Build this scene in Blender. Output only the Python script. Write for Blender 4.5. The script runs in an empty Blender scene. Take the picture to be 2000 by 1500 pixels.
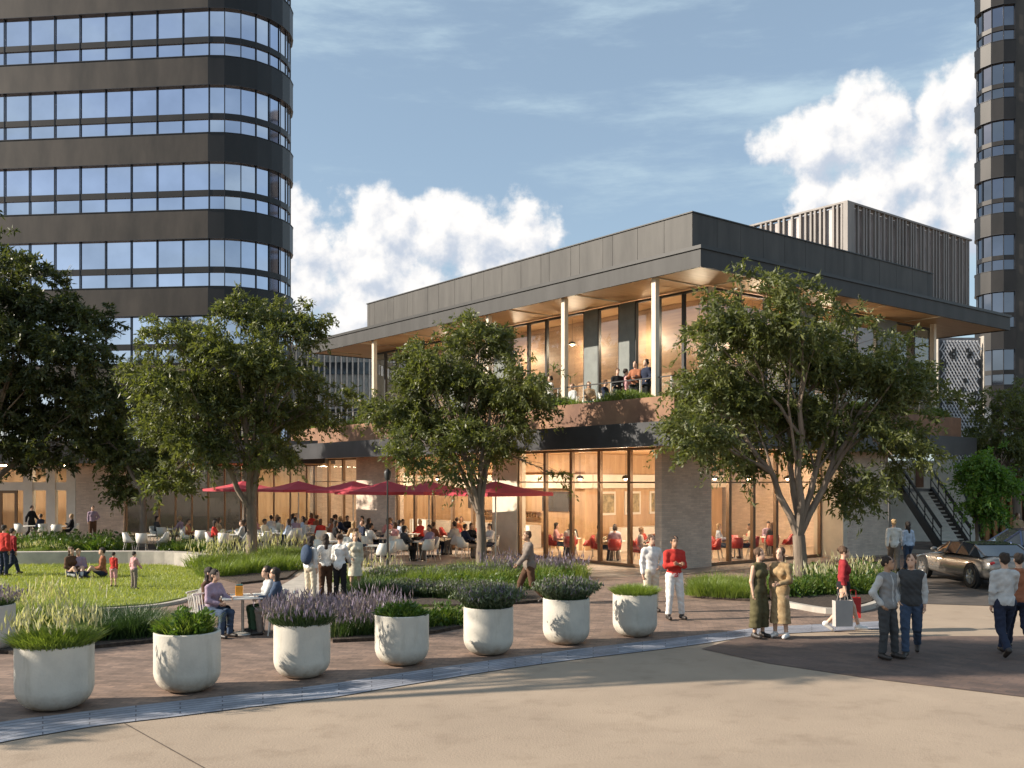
import bpy, math, random
import numpy as np
from mathutils import Vector, Matrix
R = math.radians
scene = bpy.context.scene
col = scene.collection
random.seed(7)

# ------------------------------------------------------------ camera
F = 1891.0            # focal length in photo pixels (photo is 2000 wide)
HZ = 938.0            # horizon row
CH = 3.1              # camera height
cd = bpy.data.cameras.new('camera'); cam = bpy.data.objects.new('camera', cd); col.objects.link(cam)
cam.location = (0, 0, CH); cam.rotation_euler = (R(90), 0, 0)
cd.sensor_width = 36; cd.lens = 36 * F / 2000; cd.shift_y = (HZ - 750) / 2000
cd.clip_start = 0.2; cd.clip_end = 3000
scene.camera = cam
scene.render.resolution_x = 1024; scene.render.resolution_y = 768

# ------------------------------------------------------------ light
SUN_EL = 27.0
SUN_AZ = (-1.0, -0.12)     # horizontal direction towards the sun
ln = math.hypot(*SUN_AZ)
sv = Vector((SUN_AZ[0] / ln * math.cos(R(SUN_EL)), SUN_AZ[1] / ln * math.cos(R(SUN_EL)), math.sin(R(SUN_EL))))
ld = bpy.data.lights.new('sun', 'SUN'); sun = bpy.data.objects.new('sun', ld); col.objects.link(sun)
ld.energy = 5.0; ld.angle = R(0.6); ld.color = (1.0, 0.89, 0.75)
sun.rotation_euler = sv.to_track_quat('Z', 'Y').to_euler()
sun.location = (-40, 0, 60)
scene.view_settings.view_transform = 'Standard'; scene.view_settings.look = 'None'
scene.view_settings.exposure = 0.8; scene.view_settings.gamma = 1.0
scene.cycles.max_bounces = 8; scene.cycles.transparent_max_bounces = 12
scene.cycles.caustics_reflective = False; scene.cycles.caustics_refractive = False
scene.cycles.use_denoising = True

class NT:
    """small node helper"""
    def __init__(s, tree): s.t = tree; s.n = tree.nodes; s.l = tree.links
    def node(s, typ, **kw):
        nd = s.n.new(typ)
        for k, v in kw.items():
            if k.startswith('i_'):
                key = k[2:].replace('_', ' ')
                s.put(nd.inputs[int(key)] if key.isdigit() else nd.inputs[key], v)
            else: setattr(nd, k, v)
        return nd
    def put(s, inp, v):
        if isinstance(v, bpy.types.NodeSocket): s.l.new(v, inp)
        else: inp.default_value = v
    def math(s, op, a, b=0.0, c=0.0, clamp=False):
        nd = s.n.new('ShaderNodeMath'); nd.operation = op; nd.use_clamp = clamp
        s.put(nd.inputs[0], a); s.put(nd.inputs[1], b); s.put(nd.inputs[2], c); return nd.outputs[0]
    def vm(s, op, a, b=(0, 0, 0), out=0):
        nd = s.n.new('ShaderNodeVectorMath'); nd.operation = op
        s.put(nd.inputs[0], a); s.put(nd.inputs[1], b); return nd.outputs[out]
    def mix(s, f, a, b, blend='MIX'):
        nd = s.n.new('ShaderNodeMix'); nd.data_type = 'RGBA'; nd.blend_type = blend
        s.put(nd.inputs[0], f); s.put(nd.inputs[6], a); s.put(nd.inputs[7], b); return nd.outputs[2]
    def noise(s, vec, scale, detail=4, rough=0.55, out=0):
        nd = s.n.new('ShaderNodeTexNoise'); s.l.new(vec, nd.inputs['Vector'])
        nd.inputs['Scale'].default_value = scale; nd.inputs['Detail'].default_value = detail
        nd.inputs['Roughness'].default_value = rough; return nd.outputs[out]
    def ramp(s, f, lo, hi, a=0.0, b=1.0, smooth=False):
        nd = s.n.new('ShaderNodeMapRange'); nd.clamp = True
        if smooth: nd.interpolation_type = 'SMOOTHSTEP'
        s.put(nd.inputs[0], f); s.put(nd.inputs[1], lo); s.put(nd.inputs[2], hi); s.put(nd.inputs[3], a); s.put(nd.inputs[4], b)
        return nd.outputs[0]

def c4(c): return (c[0], c[1], c[2], 1.0)

# ------------------------------------------------------------ sky with clouds
world = bpy.data.worlds.new('World'); scene.world = world; world.use_nodes = True
W = NT(world.node_tree); W.n.clear()
wo = W.node('ShaderNodeOutputWorld'); bg = W.node('ShaderNodeBackground'); W.l.new(bg.outputs[0], wo.inputs[0])
bg.inputs[1].default_value = 0.09
sky = W.node('ShaderNodeTexSky'); sky.sky_type = 'NISHITA'; sky.sun_disc = False
sky.sun_elevation = R(SUN_EL); sky.sun_rotation = math.atan2(SUN_AZ[0], SUN_AZ[1]) % (2 * math.pi)
sky.air_density = 1.0; sky.dust_density = 1.0; sky.ozone_density = 1.0; sky.altitude = 100
tc = W.node('ShaderNodeTexCoord').outputs['Generated']
dirn = W.vm('NORMALIZE', tc)
def dpx(x, y):
    v = Vector(((x - 1000) / F, 1.0, (HZ - y) / F)); v.normalize(); return tuple(v)
blobs = [(600, 470, 85), (585, 560, 90), (660, 620, 75), (760, 440, 72), (730, 520, 95), (850, 450, 78), (940, 470, 75), (1030, 460, 70), (1085, 465, 45), (800, 590, 90),
         (1600, 290, 80), (1680, 250, 75), (1745, 215, 62), (1815, 205, 50), (1880, 185, 52), (1700, 350, 90), (1830, 310, 110), (1580, 370, 45), (1900, 430, 60)]
def cloud_field(dv, nds):
    acc = None
    for bx, by, br in blobs:
        d = W.vm('DISTANCE', dv, dpx(bx, by), out=1)
        m = W.math('MULTIPLY_ADD', d, -1.0 / (br / F * 0.92), 1.0)
        acc = m if acc is None else W.math('SMOOTH_MAX', acc, m, 0.25)
    f = W.math('ADD', acc, W.math('MULTIPLY', W.math('SUBTRACT', W.noise(dv, 15, nds, 0.58), 0.5), 4.4))
    return W.math('ADD', f, W.math('MULTIPLY', W.math('SUBTRACT', W.noise(dv, 48, 5, 0.55), 0.5), 0.9))
field = cloud_field(dirn, 8)
cum = W.ramp(field, -0.28, 0.48, 0, 1, True)
lit = W.math('SUBTRACT', field, cloud_field(W.vm('ADD', dirn, (-0.010, 0, 0.016)), 5))
# thin high cloud everywhere
mp = W.node('ShaderNodeMapping'); W.l.new(dirn, mp.inputs[0]); mp.inputs['Scale'].default_value = (1.3, 1.3, 6.5); mp.inputs['Rotation'].default_value = (0, 0.22, 0.3)
cir = W.noise(mp.outputs[0], 2.0, 8, 0.62)
cirm = W.ramp(cir, 0.43, 0.64, 0.33, 0.98, True)
sh = W.ramp(lit, -0.75, 0.55, 0, 1, True)
cc = W.mix(sh, (3.8, 4.2, 4.9, 1), (6.9, 6.7, 6.5, 1))
skyc = W.mix(cirm, sky.outputs[0], (3.4, 4.4, 5.1, 1))
final = W.mix(W.math('MULTIPLY', cum, 0.97), skyc, cc)
W.l.new(final, bg.inputs[0])

# ------------------------------------------------------------ materials
MATS = {}
def mat(name, color, rough=0.7, metal=0.0, var=0.15, vscale=3.0, bump=0.0, bscale=40.0, col2=None, emis=None, estr=0.0, spec=0.5, coat=0.0, stretch=None):
    if name in MATS: return MATS[name]
    m = bpy.data.materials.new(name); m.use_nodes = True; MATS[name] = m
    T = NT(m.node_tree); b = T.n['Principled BSDF']
    b.inputs['Roughness'].default_value = rough; b.inputs['Metallic'].default_value = metal
    b.inputs['Specular IOR Level'].default_value = spec; b.inputs['Coat Weight'].default_value = coat
    obj = T.node('ShaderNodeTexCoord').outputs['Object']
    if stretch:
        mpn = T.node('ShaderNodeMapping'); T.l.new(obj, mpn.inputs[0]); mpn.inputs['Scale'].default_value = stretch; obj = mpn.outputs[0]
    n = T.noise(obj, vscale, 6, 0.6)
    c2 = col2 if col2 else tuple(max(0, c * (1 - 2 * var)) for c in color)
    c1 = color if col2 else tuple(min(1, c * (1 + var)) for c in color)
    T.l.new(T.mix(T.ramp(n, 0.3, 0.7), c4(c2), c4(c1)), b.inputs['Base Color'])
    if bump:
        bn = T.node('ShaderNodeBump'); bn.inputs['Strength'].default_value = bump; bn.inputs['Distance'].default_value = 0.02
        T.l.new(T.noise(obj, bscale, 5, 0.6), bn.inputs['Height']); T.l.new(bn.outputs[0], b.inputs['Normal'])
    if emis:
        b.inputs['Emission Color'].default_value = c4(emis); b.inputs['Emission Strength'].default_value = estr
    return m

def brick_mat(name, c1, c2, mortar, bw, bh, rot=0.0, msize=0.008, wall=False, bump=0.4, var=0.6, rough=0.8, uv=False):
    if name in MATS: return MATS[name]
    m = bpy.data.materials.new(name); m.use_nodes = True; MATS[name] = m
    T = NT(m.node_tree); b = T.n['Principled BSDF']; b.inputs['Roughness'].default_value = rough
    tcn = T.node('ShaderNodeTexCoord')
    src = tcn.outputs['UV'] if uv else tcn.outputs['Object']
    if wall:   # horizontal run = x + y of the local frame, courses along z
        sx = T.node('ShaderNodeSeparateXYZ'); T.l.new(src, sx.inputs[0])
        cx = T.node('ShaderNodeCombineXYZ'); T.l.new(T.math('ADD', sx.outputs[0], sx.outputs[1]), cx.inputs[0]); T.l.new(sx.outputs[2], cx.inputs[1])
        src = cx.outputs[0]
    mp = T.node('ShaderNodeMapping'); T.l.new(src, mp.inputs[0]); mp.inputs['Rotation'].default_value = (0, 0, rot)
    bt = T.node('ShaderNodeTexBrick'); T.l.new(mp.outputs[0], bt.inputs['Vector'])
    bt.inputs['Color1'].default_value = c4(c1); bt.inputs['Color2'].default_value = c4(c2); bt.inputs['Mortar'].default_value = c4(mortar)
    bt.inputs['Scale'].default_value = 1.0; bt.inputs['Brick Width'].default_value = bw; bt.inputs['Row Height'].default_value = bh
    bt.inputs['Mortar Size'].default_value = msize; bt.inputs['Mortar Smooth'].default_value = 0.3; bt.inputs['Bias'].default_value = -0.1
    n = T.noise(src, 1.3, 6, 0.65); n2 = T.noise(src, 14, 4, 0.6)
    f = T.math('ADD', T.ramp(n, 0.3, 0.7, 1 - var / 2, 1 + var / 3), T.math('MULTIPLY', T.math('SUBTRACT', n2, 0.5), var * 0.8))
    cx2 = T.node('ShaderNodeCombineXYZ')
    for i in range(3): T.l.new(f, cx2.inputs[i])
    T.l.new(T.mix(1.0, bt.outputs[0], cx2.outputs[0], 'MULTIPLY'), b.inputs['Base Color'])
    bn = T.node('ShaderNodeBump'); bn.inputs['Strength'].default_value = bump; bn.inputs['Distance'].default_value = 0.01; bn.invert = True
    T.l.new(bt.outputs['Fac'], bn.inputs['Height']); T.l.new(bn.outputs[0], b.inputs['Normal'])
    return m

def leaf_mat(name, ca, cb, trans=0.35, rough=0.45):
    if name in MATS: return MATS[name]
    m = bpy.data.materials.new(name); m.use_nodes = True; MATS[name] = m
    T = NT(m.node_tree); b = T.n['Principled BSDF']; out = T.n['Material Output']
    geo = T.node('ShaderNodeNewGeometry'); tcn = T.node('ShaderNodeTexCoord')
    n = T.noise(tcn.outputs['Object'], 0.9, 3, 0.5)
    f = T.math('ADD', T.math('MULTIPLY', geo.outputs['Random Per Island'], 0.55), T.ramp(n, 0.35, 0.65, 0.0, 0.45), clamp=True)
    cc_ = T.mix(f, c4(ca), c4(cb))
    T.l.new(cc_, b.inputs['Base Color']); b.inputs['Roughness'].default_value = rough
    tr = T.node('ShaderNodeBsdfTranslucent'); T.l.new(T.mix(1.0, cc_, (1.3, 1.35, 0.55, 1), 'MULTIPLY'), tr.inputs[0])
    mx = T.node('ShaderNodeMixShader'); mx.inputs[0].default_value = trans
    T.l.new(b.outputs[0], mx.inputs[1]); T.l.new(tr.outputs[0], mx.inputs[2]); T.l.new(mx.outputs[0], out.inputs[0])
    return m

def glass_mat(name, tint=(0.9, 0.93, 0.92), refl=1.0, ior=1.6):
    if name in MATS: return MATS[name]
    m = bpy.data.materials.new(name); m.use_nodes = True; MATS[name] = m
    T = NT(m.node_tree); T.n.remove(T.n['Principled BSDF']); out = T.n['Material Output']
    tr = T.node('ShaderNodeBsdfTransparent'); tr.inputs[0].default_value = c4(tint)
    gl = T.node('ShaderNodeBsdfGlossy'); gl.inputs['Roughness'].default_value = 0.01; gl.inputs[0].default_value = (refl, refl, refl, 1)
    geo = T.node('ShaderNodeNewGeometry'); r0 = ((ior - 1) / (ior + 1)) ** 2 * 2
    cs = T.math('ABSOLUTE', T.vm('DOT_PRODUCT', geo.outputs['Normal'], geo.outputs['Incoming'], out=1))
    fr = T.math('MULTIPLY_ADD', T.math('POWER', T.math('SUBTRACT', 1.0, cs), 5.0), 1 - r0, r0, clamp=True)
    mx = T.node('ShaderNodeMixShader'); T.l.new(fr, mx.inputs[0]); T.l.new(tr.outputs[0], mx.inputs[1]); T.l.new(gl.outputs[0], mx.inputs[2])
    T.l.new(mx.outputs[0], out.inputs[0]); return m

def tower_glass(nm='tower_glass', k=1.0):
    m = bpy.data.materials.new(nm); m.use_nodes = True; MATS[nm] = m
    T = NT(m.node_tree); b = T.n['Principled BSDF']
    b.inputs['Metallic'].default_value = 1.0; b.inputs['Roughness'].default_value = 0.04
    geo = T.node('ShaderNodeNewGeometry'); tcn = T.node('ShaderNodeTexCoord')
    f = T.math('ADD', T.math('MULTIPLY', geo.outputs['Random Per Island'], 0.35), T.math('MULTIPLY', T.noise(tcn.outputs['Object'], 0.35, 4), 0.65))
    T.l.new(T.mix(f, (0.34 * k, 0.36 * k, 0.42 * k, 1), (0.86 * k, 0.86 * k, 0.98 * k, 1)), b.inputs['Base Color'])
    bn = T.node('ShaderNodeBump'); bn.inputs['Strength'].default_value = 0.14; bn.inputs['Distance'].default_value = 0.02
    T.l.new(T.noise(tcn.outputs['Object'], 0.6, 2), bn.inputs['Height']); T.l.new(bn.outputs[0], b.inputs['Normal'])
    return m

# ------------------------------------------------------------ mesh helpers
class MB:
    def __init__(s): s.v = []; s.f = []; s.mi = []; s.cur = 0; s.M = None
    def add(s, vs, fs):
        o = len(s.v)
        if s.M is not None: vs = [tuple(s.M @ Vector(p)) for p in vs]
        s.v += [tuple(p) for p in vs]; s.f += [tuple(i + o for i in f) for f in fs]; s.mi += [s.cur] * len(fs)
    def box(s, x0, x1, y0, y1, z0, z1):
        vs = [(x0, y0, z0), (x1, y0, z0), (x1, y1, z0), (x0, y1, z0), (x0, y0, z1), (x1, y0, z1), (x1, y1, z1), (x0, y1, z1)]
        s.add(vs, [(0, 3, 2, 1), (4, 5, 6, 7), (0, 1, 5, 4), (1, 2, 6, 5), (2, 3, 7, 6), (3, 0, 4, 7)])
    def tube(s, pts, rads, n=8, cap=True, sx=1.0, sy=1.0):
        pts = [Vector(p) for p in pts]
        if not hasattr(rads, '__len__'): rads = [rads] * len(pts)
        vs = []; fs = []; up = None
        for i, p in enumerate(pts):
            d = (pts[min(i + 1, len(pts) - 1)] - pts[max(i - 1, 0)])
            if d.length < 1e-9: d = Vector((0, 0, 1))
            d.normalize()
            if up is None: up = d.orthogonal().normalized()
            a = (up - d * up.dot(d))
            a = a.normalized() if a.length > 1e-6 else d.orthogonal().normalized()
            up = a; b = d.cross(a)
            for k in range(n):
                t = 2 * math.pi * k / n
                vs.append(p + a * (math.cos(t) * rads[i] * sx) + b * (math.sin(t) * rads[i] * sy))
        for i in range(len(pts) - 1):
            for k in range(n):
                fs.append((i * n + k, i * n + (k + 1) % n, (i + 1) * n + (k + 1) % n, (i + 1) * n + k))
        if cap: fs.append(tuple(range(n - 1, -1, -1))); fs.append(tuple((len(pts) - 1) * n + k for k in range(n)))
        s.add(vs, fs)
    def bar(s, p, q, w, h):
        s.tube([p, q], [1, 1], 4, True, 1, 1) if False else s._bar(p, q, w, h)
    def _bar(s, p, q, w, h):
        p = Vector(p); q = Vector(q); d = (q - p).normalized()
        side = d.cross(Vector((0, 0, 1)))
        side = side.normalized() if side.length > 1e-4 else Vector((1, 0, 0))
        up = side.cross(d); vs = []
        for c in (p, q):
            for a, b in ((-1, -1), (1, -1), (1, 1), (-1, 1)): vs.append(c + side * (a * w / 2) + up * (b * h / 2))
        s.add(vs, [(0, 1, 2, 3), (7, 6, 5, 4), (0, 4, 5, 1), (1, 5, 6, 2), (2, 6, 7, 3), (3, 7, 4, 0)])
    def lathe(s, prof, n=24, c=(0, 0, 0), sx=1, sy=1):
        vs = []; fs = []
        for r, z in prof:
            for k in range(n):
                t = 2 * math.pi * k / n; vs.append((c[0] + r * sx * math.cos(t), c[1] + r * sy * math.sin(t), c[2] + z))
        for i in range(len(prof) - 1):
            for k in range(n): fs.append((i * n + k, i * n + (k + 1) % n, (i + 1) * n + (k + 1) % n, (i + 1) * n + k))
        s.add(vs, fs)
    def ell(s, c, r, n=10, m=7):
        prof = [(max(1e-4, math.cos(-math.pi / 2 + math.pi * i / m)), math.sin(-math.pi / 2 + math.pi * i / m)) for i in range(m + 1)]
        vs = []; fs = []
        for a, z in prof:
            for k in range(n):
                t = 2 * math.pi * k / n; vs.append((c[0] + r[0] * a * math.cos(t), c[1] + r[1] * a * math.sin(t), c[2] + r[2] * z))
        for i in range(m):
            for k in range(n): fs.append((i * n + k, i * n + (k + 1) % n, (i + 1) * n + (k + 1) % n, (i + 1) * n + k))
        s.add(vs, fs)
    def prism(s, poly, z0, z1):
        n = len(poly); vs = [(p[0], p[1], z0) for p in poly] + [(p[0], p[1], z1) for p in poly]
        ar = sum(poly[i][0] * poly[(i + 1) % n][1] - poly[(i + 1) % n][0] * poly[i][1] for i in range(n))
        fs = [tuple(range(n - 1, -1, -1)), tuple(range(n, 2 * n))] + [(i, (i + 1) % n, n + (i + 1) % n, n + i) for i in range(n)]
        if ar < 0: fs = [tuple(reversed(f)) for f in fs]
        s.add(vs, fs)
    def build(s, name, m, parent=None, smooth=False, loc=None, rz=0.0, bevel=0.0):
        me = bpy.data.meshes.new(name); me.from_pydata(s.v, [], s.f)
        ms = m if isinstance(m, (list, tuple)) else [m]
        for x in ms: me.materials.append(x)
        if len(ms) > 1: me.polygons.foreach_set('material_index', s.mi)
        if smooth:
            me.polygons.foreach_set('use_smooth', [True] * len(me.polygons))
            if smooth != 'all': me.set_sharp_from_angle(angle=R(40))
        me.update(); return link(name, me, parent, loc, rz, bevel)

def link(name, me, parent=None, loc=None, rz=0.0, bevel=0.0):
    o = bpy.data.objects.new(name, me); col.objects.link(o)
    if parent is not None: o.parent = parent
    if loc is not None: o.location = loc
    if rz: o.rotation_euler = (0, 0, rz)
    if bevel:
        b = o.modifiers.new('bevel', 'BEVEL'); b.width = bevel; b.segments = 2; b.limit_method = 'ANGLE'
    return o

def fast(name, V, Q, m, parent=None, smooth=False, mi=None, loc=None):
    """numpy arrays to a mesh; Q is (N,4) or (N,3)"""
    me = bpy.data.meshes.new(name); V = np.asarray(V, np.float32); Q = np.asarray(Q, np.int32); k = Q.shape[1]
    me.vertices.add(len(V)); me.vertices.foreach_set('co', V.ravel())
    me.loops.add(Q.size); me.loops.foreach_set('vertex_index', Q.ravel())
    me.polygons.add(len(Q)); me.polygons.foreach_set('loop_start', np.arange(0, Q.size, k, dtype=np.int32))
    ms = m if isinstance(m, (list, tuple)) else [m]
    for x in ms: me.materials.append(x)
    if mi is not None: me.polygons.foreach_set('material_index', np.asarray(mi, np.int32))
    if smooth: me.polygons.foreach_set('use_smooth', np.ones(len(Q), bool))
    me.update(calc_edges=True); me.validate()
    return link(name, me, parent, loc)

def tag(o, label=None, cat=None, group=None, kind=None):
    if label:
        o['label'] = label
        if len(label.split()) > 16: print('LONG LABEL', label)
    if cat: o['category'] = cat
    if group: o['group'] = group
    if kind: o['kind'] = kind
    return o
def thing(name, label, cat, loc=(0, 0, 0), rz=0.0, group=None):
    o = bpy.data.objects.new(name, None); col.objects.link(o); o.location = loc; o.rotation_euler = (0, 0, rz)
    o.empty_display_size = 0.3
    return tag(o, label, cat, group)
KIDS = {}
def copy_tree(o, parent=None):
    c = o.copy(); col.objects.link(c)
    if parent is not None: c.parent = parent
    if o not in KIDS: KIDS[o] = [x for x in col.objects if x.parent == o]
    for ch in KIDS[o]: copy_tree(ch, c)
    return c
def place(proto, first, loc, rz, label, group=None, scale=1.0):
    o = proto if first else copy_tree(proto)
    o.location = loc; o.rotation_euler = (0, 0, rz); o.scale = (scale,) * 3 if not hasattr(scale, '__len__') else scale
    tag(o, label, None, group); return o

def G(x, y, z=0.0):
    """ground point seen at photo pixel (x, y)"""
    Y = (CH - z) * F / (y - HZ); return Vector(((x - 1000) / F * Y, Y, z))
def X_at(x, Y): return (x - 1000) / F * Y
def Z_at(y, Y): return CH + (HZ - y) / F * Y

# pavilion frame: local x = along the right facade (v), local y = along the left facade (u)
C0 = Vector((5.1, 33.0, 0)); RZ = math.atan2(0.6207, 0.784)
def PW(v, u, z=0.0):
    return Vector((C0.x + 0.784 * v - 0.6207 * u, C0.y + 0.6207 * v + 0.784 * u, z))
# ============================================================ GROUND
M_plaza = mat('plaza_concrete', (0.375, 0.29, 0.212), 0.85, col2=(0.295, 0.226, 0.165), vscale=0.45, bump=0.35, bscale=30)
def overlay(m, scale, lo, hi, dark, zramp=None, stretch=None, detail=8):
    """stains: darken the base colour where a second noise is high (optionally only low on the object)"""
    T = NT(m.node_tree); bs = T.n['Principled BSDF']; src = bs.inputs['Base Color'].links[0].from_socket
    o = T.node('ShaderNodeTexCoord').outputs['Object']
    if stretch: mpn = T.node('ShaderNodeMapping'); T.l.new(o, mpn.inputs[0]); mpn.inputs['Scale'].default_value = stretch; v = mpn.outputs[0]
    else: v = o
    f = T.ramp(T.noise(v, scale, detail, 0.65), lo, hi)
    if zramp:
        sx = T.node('ShaderNodeSeparateXYZ'); T.l.new(o, sx.inputs[0]); f = T.math('MULTIPLY', T.math('ADD', f, 0.35), T.ramp(sx.outputs[2], zramp[1], zramp[0]), clamp=True)
    T.l.new(T.mix(f, src, T.mix(1.0, src, c4(dark), 'MULTIPLY')), bs.inputs['Base Color'])
overlay(M_plaza, 1.6, 0.52, 0.72, (0.80, 0.78, 0.76)); overlay(M_plaza, 9.0, 0.62, 0.72, (0.84, 0.82, 0.80))
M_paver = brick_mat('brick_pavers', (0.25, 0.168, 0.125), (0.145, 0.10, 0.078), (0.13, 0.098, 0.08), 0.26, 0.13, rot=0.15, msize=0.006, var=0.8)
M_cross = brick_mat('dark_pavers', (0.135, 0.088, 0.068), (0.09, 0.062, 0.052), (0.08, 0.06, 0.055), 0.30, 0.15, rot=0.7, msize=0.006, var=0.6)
M_asph = mat('asphalt', (0.085, 0.07, 0.06), 0.9, var=0.25, vscale=1.2, bump=0.3, bscale=80)
M_gran = brick_mat('granite_strip', (0.30, 0.31, 0.35), (0.17, 0.18, 0.215), (0.10, 0.10, 0.12), 1.1, 0.115, msize=0.01, var=0.7, uv=True)
M_kerb = mat('pale_concrete', (0.42, 0.38, 0.33), 0.85, var=0.12, vscale=2.5, bump=0.2)
M_terr = brick_mat('terrace_paving', (0.34, 0.27, 0.21), (0.28, 0.22, 0.17), (0.2, 0.16, 0.12), 0.9, 0.6, rot=RZ, msize=0.008, var=0.4)
M_mulch = mat('mulch', (0.06, 0.042, 0.03), 0.95, var=0.4, vscale=12, bump=0.8, bscale=60)
M_lawn = mat('lawn_soil', (0.20, 0.23, 0.045), 0.9, col2=(0.13, 0.165, 0.03), vscale=1.5, bump=0.6, bscale=90)

def sheet(name, pts, z, m, kind='structure', px=True, thick=0.0):
    P = [G(*p) if px else Vector((p[0], p[1], 0)) for p in pts]
    b = MB()
    if thick: b.prism([(p.x, p.y) for p in P], 0.0, z)
    else:
        ar = sum(P[i].x * P[(i + 1) % len(P)].y - P[(i + 1) % len(P)].x * P[i].y for i in range(len(P)))
        if ar < 0: P.reverse()
        b.add([(p.x, p.y, z) for p in P], [tuple(range(len(P)))])
    o = b.build(name, m); tag(o, kind=kind); return o

b = MB(); b.add([(-900, -200, 0), (900, -200, 0), (900, 1500, 0), (-900, 1500, 0)], [(0, 1, 2, 3)]); tag(b.build('plaza', M_plaza), kind='structure')
# curved granite strip : lower and upper edge read from the ground plane
lowE = [(-420, 1560), (-200, 1495), (0, 1452), (100, 1434), (200, 1418), (350, 1400), (500, 1381), (650, 1363), (800, 1338), (1000, 1306), (1150, 1286), (1300, 1268), (1400, 1254), (1480, 1242), (1560, 1237), (1640, 1233), (1720, 1229)]
upE = [(-420, 1500), (-200, 1450), (0, 1412), (100, 1399), (200, 1387), (350, 1370), (500, 1354), (650, 1336), (800, 1313), (1000, 1285), (1150, 1266), (1300, 1249), (1400, 1237), (1480, 1227), (1560, 1222), (1640, 1218), (1720, 1214)]
def smooth_poly(pts, n=6):
    out = []
    for i in range(len(pts) - 1):
        p0 = pts[max(i - 1, 0)]; p1 = pts[i]; p2 = pts[i + 1]; p3 = pts[min(i + 2, len(pts) - 1)]
        for k in range(n):
            t = k / n
            out.append(tuple(0.5 * ((2 * p1[j]) + (-p0[j] + p2[j]) * t + (2 * p0[j] - 5 * p1[j] + 4 * p2[j] - p3[j]) * t * t + (-p0[j] + 3 * p1[j] - 3 * p2[j] + p3[j]) * t ** 3) for j in range(2)))
    out.append(tuple(pts[-1])); return out
lowG = smooth_poly([tuple(G(*p))[:2] for p in lowE]); upG = smooth_poly([tuple(G(*p))[:2] for p in upE])
me = bpy.data.meshes.new('granite_strip'); vs = []; fs = []; L = [0]
for i in range(len(lowG)):
    vs += [(lowG[i][0], lowG[i][1], 0.012), (upG[i][0], upG[i][1], 0.012)]
    if i: L.append(L[-1] + math.dist(lowG[i], lowG[i - 1])); fs.append((2 * i - 2, 2 * i, 2 * i + 1, 2 * i - 1))
me.from_pydata(vs, [], fs); uvl = me.uv_layers.new(name='UVMap')
for pi, p in enumerate(me.polygons):
    for li, (a, t) in zip(p.loop_indices, ((L[pi], 0), (L[pi + 1], 0), (L[pi + 1], 0.8), (L[pi], 0.8))): uvl.data[li].uv = (a, t)
me.materials.append(M_gran); tag(link('granite_strip', me), kind='structure')
# brick pavers behind the strip
pav = [(p[0], p[1]) for p in upG] + [tuple(G(*p))[:2] for p in [(1735, 1200), (1740, 1185), (1725, 1178), (1720, 1165), (1760, 1140), (1790, 1100), (1830, 1060)]] + [(30, 60), (-70, 60), (-70, 12)]
sheet('brick_paving', pav, 0.004, M_paver, px=False)
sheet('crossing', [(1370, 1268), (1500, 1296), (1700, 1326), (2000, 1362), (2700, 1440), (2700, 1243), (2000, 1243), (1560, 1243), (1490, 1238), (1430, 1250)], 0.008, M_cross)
sheet('road', [(1745, 1128), (1755, 1178), (2000, 1186), (2700, 1196), (2700, 1000), (2200, 1000), (1850, 1030), (1800, 1090)], 0.010, M_asph)
# terrace of the pavilion
sheet('terrace', [tuple(PW(v, u))[:2] for v, u in [(-10.5, 5.2), (-4.5, 0.5), (-1.2, -1.3), (16.5, -1.3), (16.5, 3), (3, 30), (-12, 30)]], 0.016, M_terr, px=False)
sheet('pale_walk', [(520, 1160), (585, 1125), (600, 1110), (760, 1105), (720, 1122), (700, 1150), (560, 1175)], 0.020, M_kerb)
jb = MB(); p, q = G(236, 1409), G(470, 1540); jb.add([tuple(p + Vector((-.012, 0, .003))), tuple(p + Vector((.012, 0, .003))), tuple(q + Vector((.014, 0, .003))), tuple(q + Vector((-.014, 0, .003)))], [(3, 2, 1, 0)])
tag(jb.build('paving_joint', mat('joint', (0.1, 0.075, 0.055), 0.95)), kind='structure')
# lawn
lawn_px = [(-420, 1108), (0, 1105), (200, 1104), (330, 1106), (385, 1114), (402, 1130), (396, 1150), (370, 1168), (300, 1182), (180, 1190), (0, 1194), (-420, 1198)]
LP = [tuple(G(*p))[:2] for p in lawn_px]
sheet('lawn', LP, 0.05, M_lawn, px=False, thick=0.05)
def offset_ring(pts, w):
    out = []
    for i in range(len(pts)):
        a = Vector(pts[max(i - 1, 0)]); c = Vector(pts[min(i + 1, len(pts) - 1)]); d = (c - a).normalized(); out.append((pts[i][0] + d.y * w, pts[i][1] - d.x * w))
    return out
def strip_wall(name, pts, w, z0, z1, m, parent=None, bevel=0.015):
    P = smooth_poly(pts, 4); Q = offset_ring(P, w); b = MB(); vs = []; fs = []
    for p, q in zip(P, Q): vs += [(p[0], p[1], z0), (p[0], p[1], z1), (q[0], q[1], z1), (q[0], q[1], z0)]
    n = len(P)
    for i in range(n - 1):
        for k in range(4): fs.append((4 * i + k, 4 * i + 4 + k, 4 * i + 4 + (k + 1) % 4, 4 * i + (k + 1) % 4))
    fs += [(0, 1, 2, 3), (4 * n - 1, 4 * n - 2, 4 * n - 3, 4 * n - 4)]
    b.add(vs, fs); o = b.build(name, m, parent); return o
seat_px = [(-300, 1108), (0, 1106), (120, 1105), (250, 1104), (340, 1106), (386, 1112)]
tag(strip_wall('seat_wall', [tuple(G(*p))[:2] for p in seat_px], -0.55, 0, 0.5, M_kerb), 'long low concrete seat wall curving along the back edge of the lawn', 'seat wall')
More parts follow.
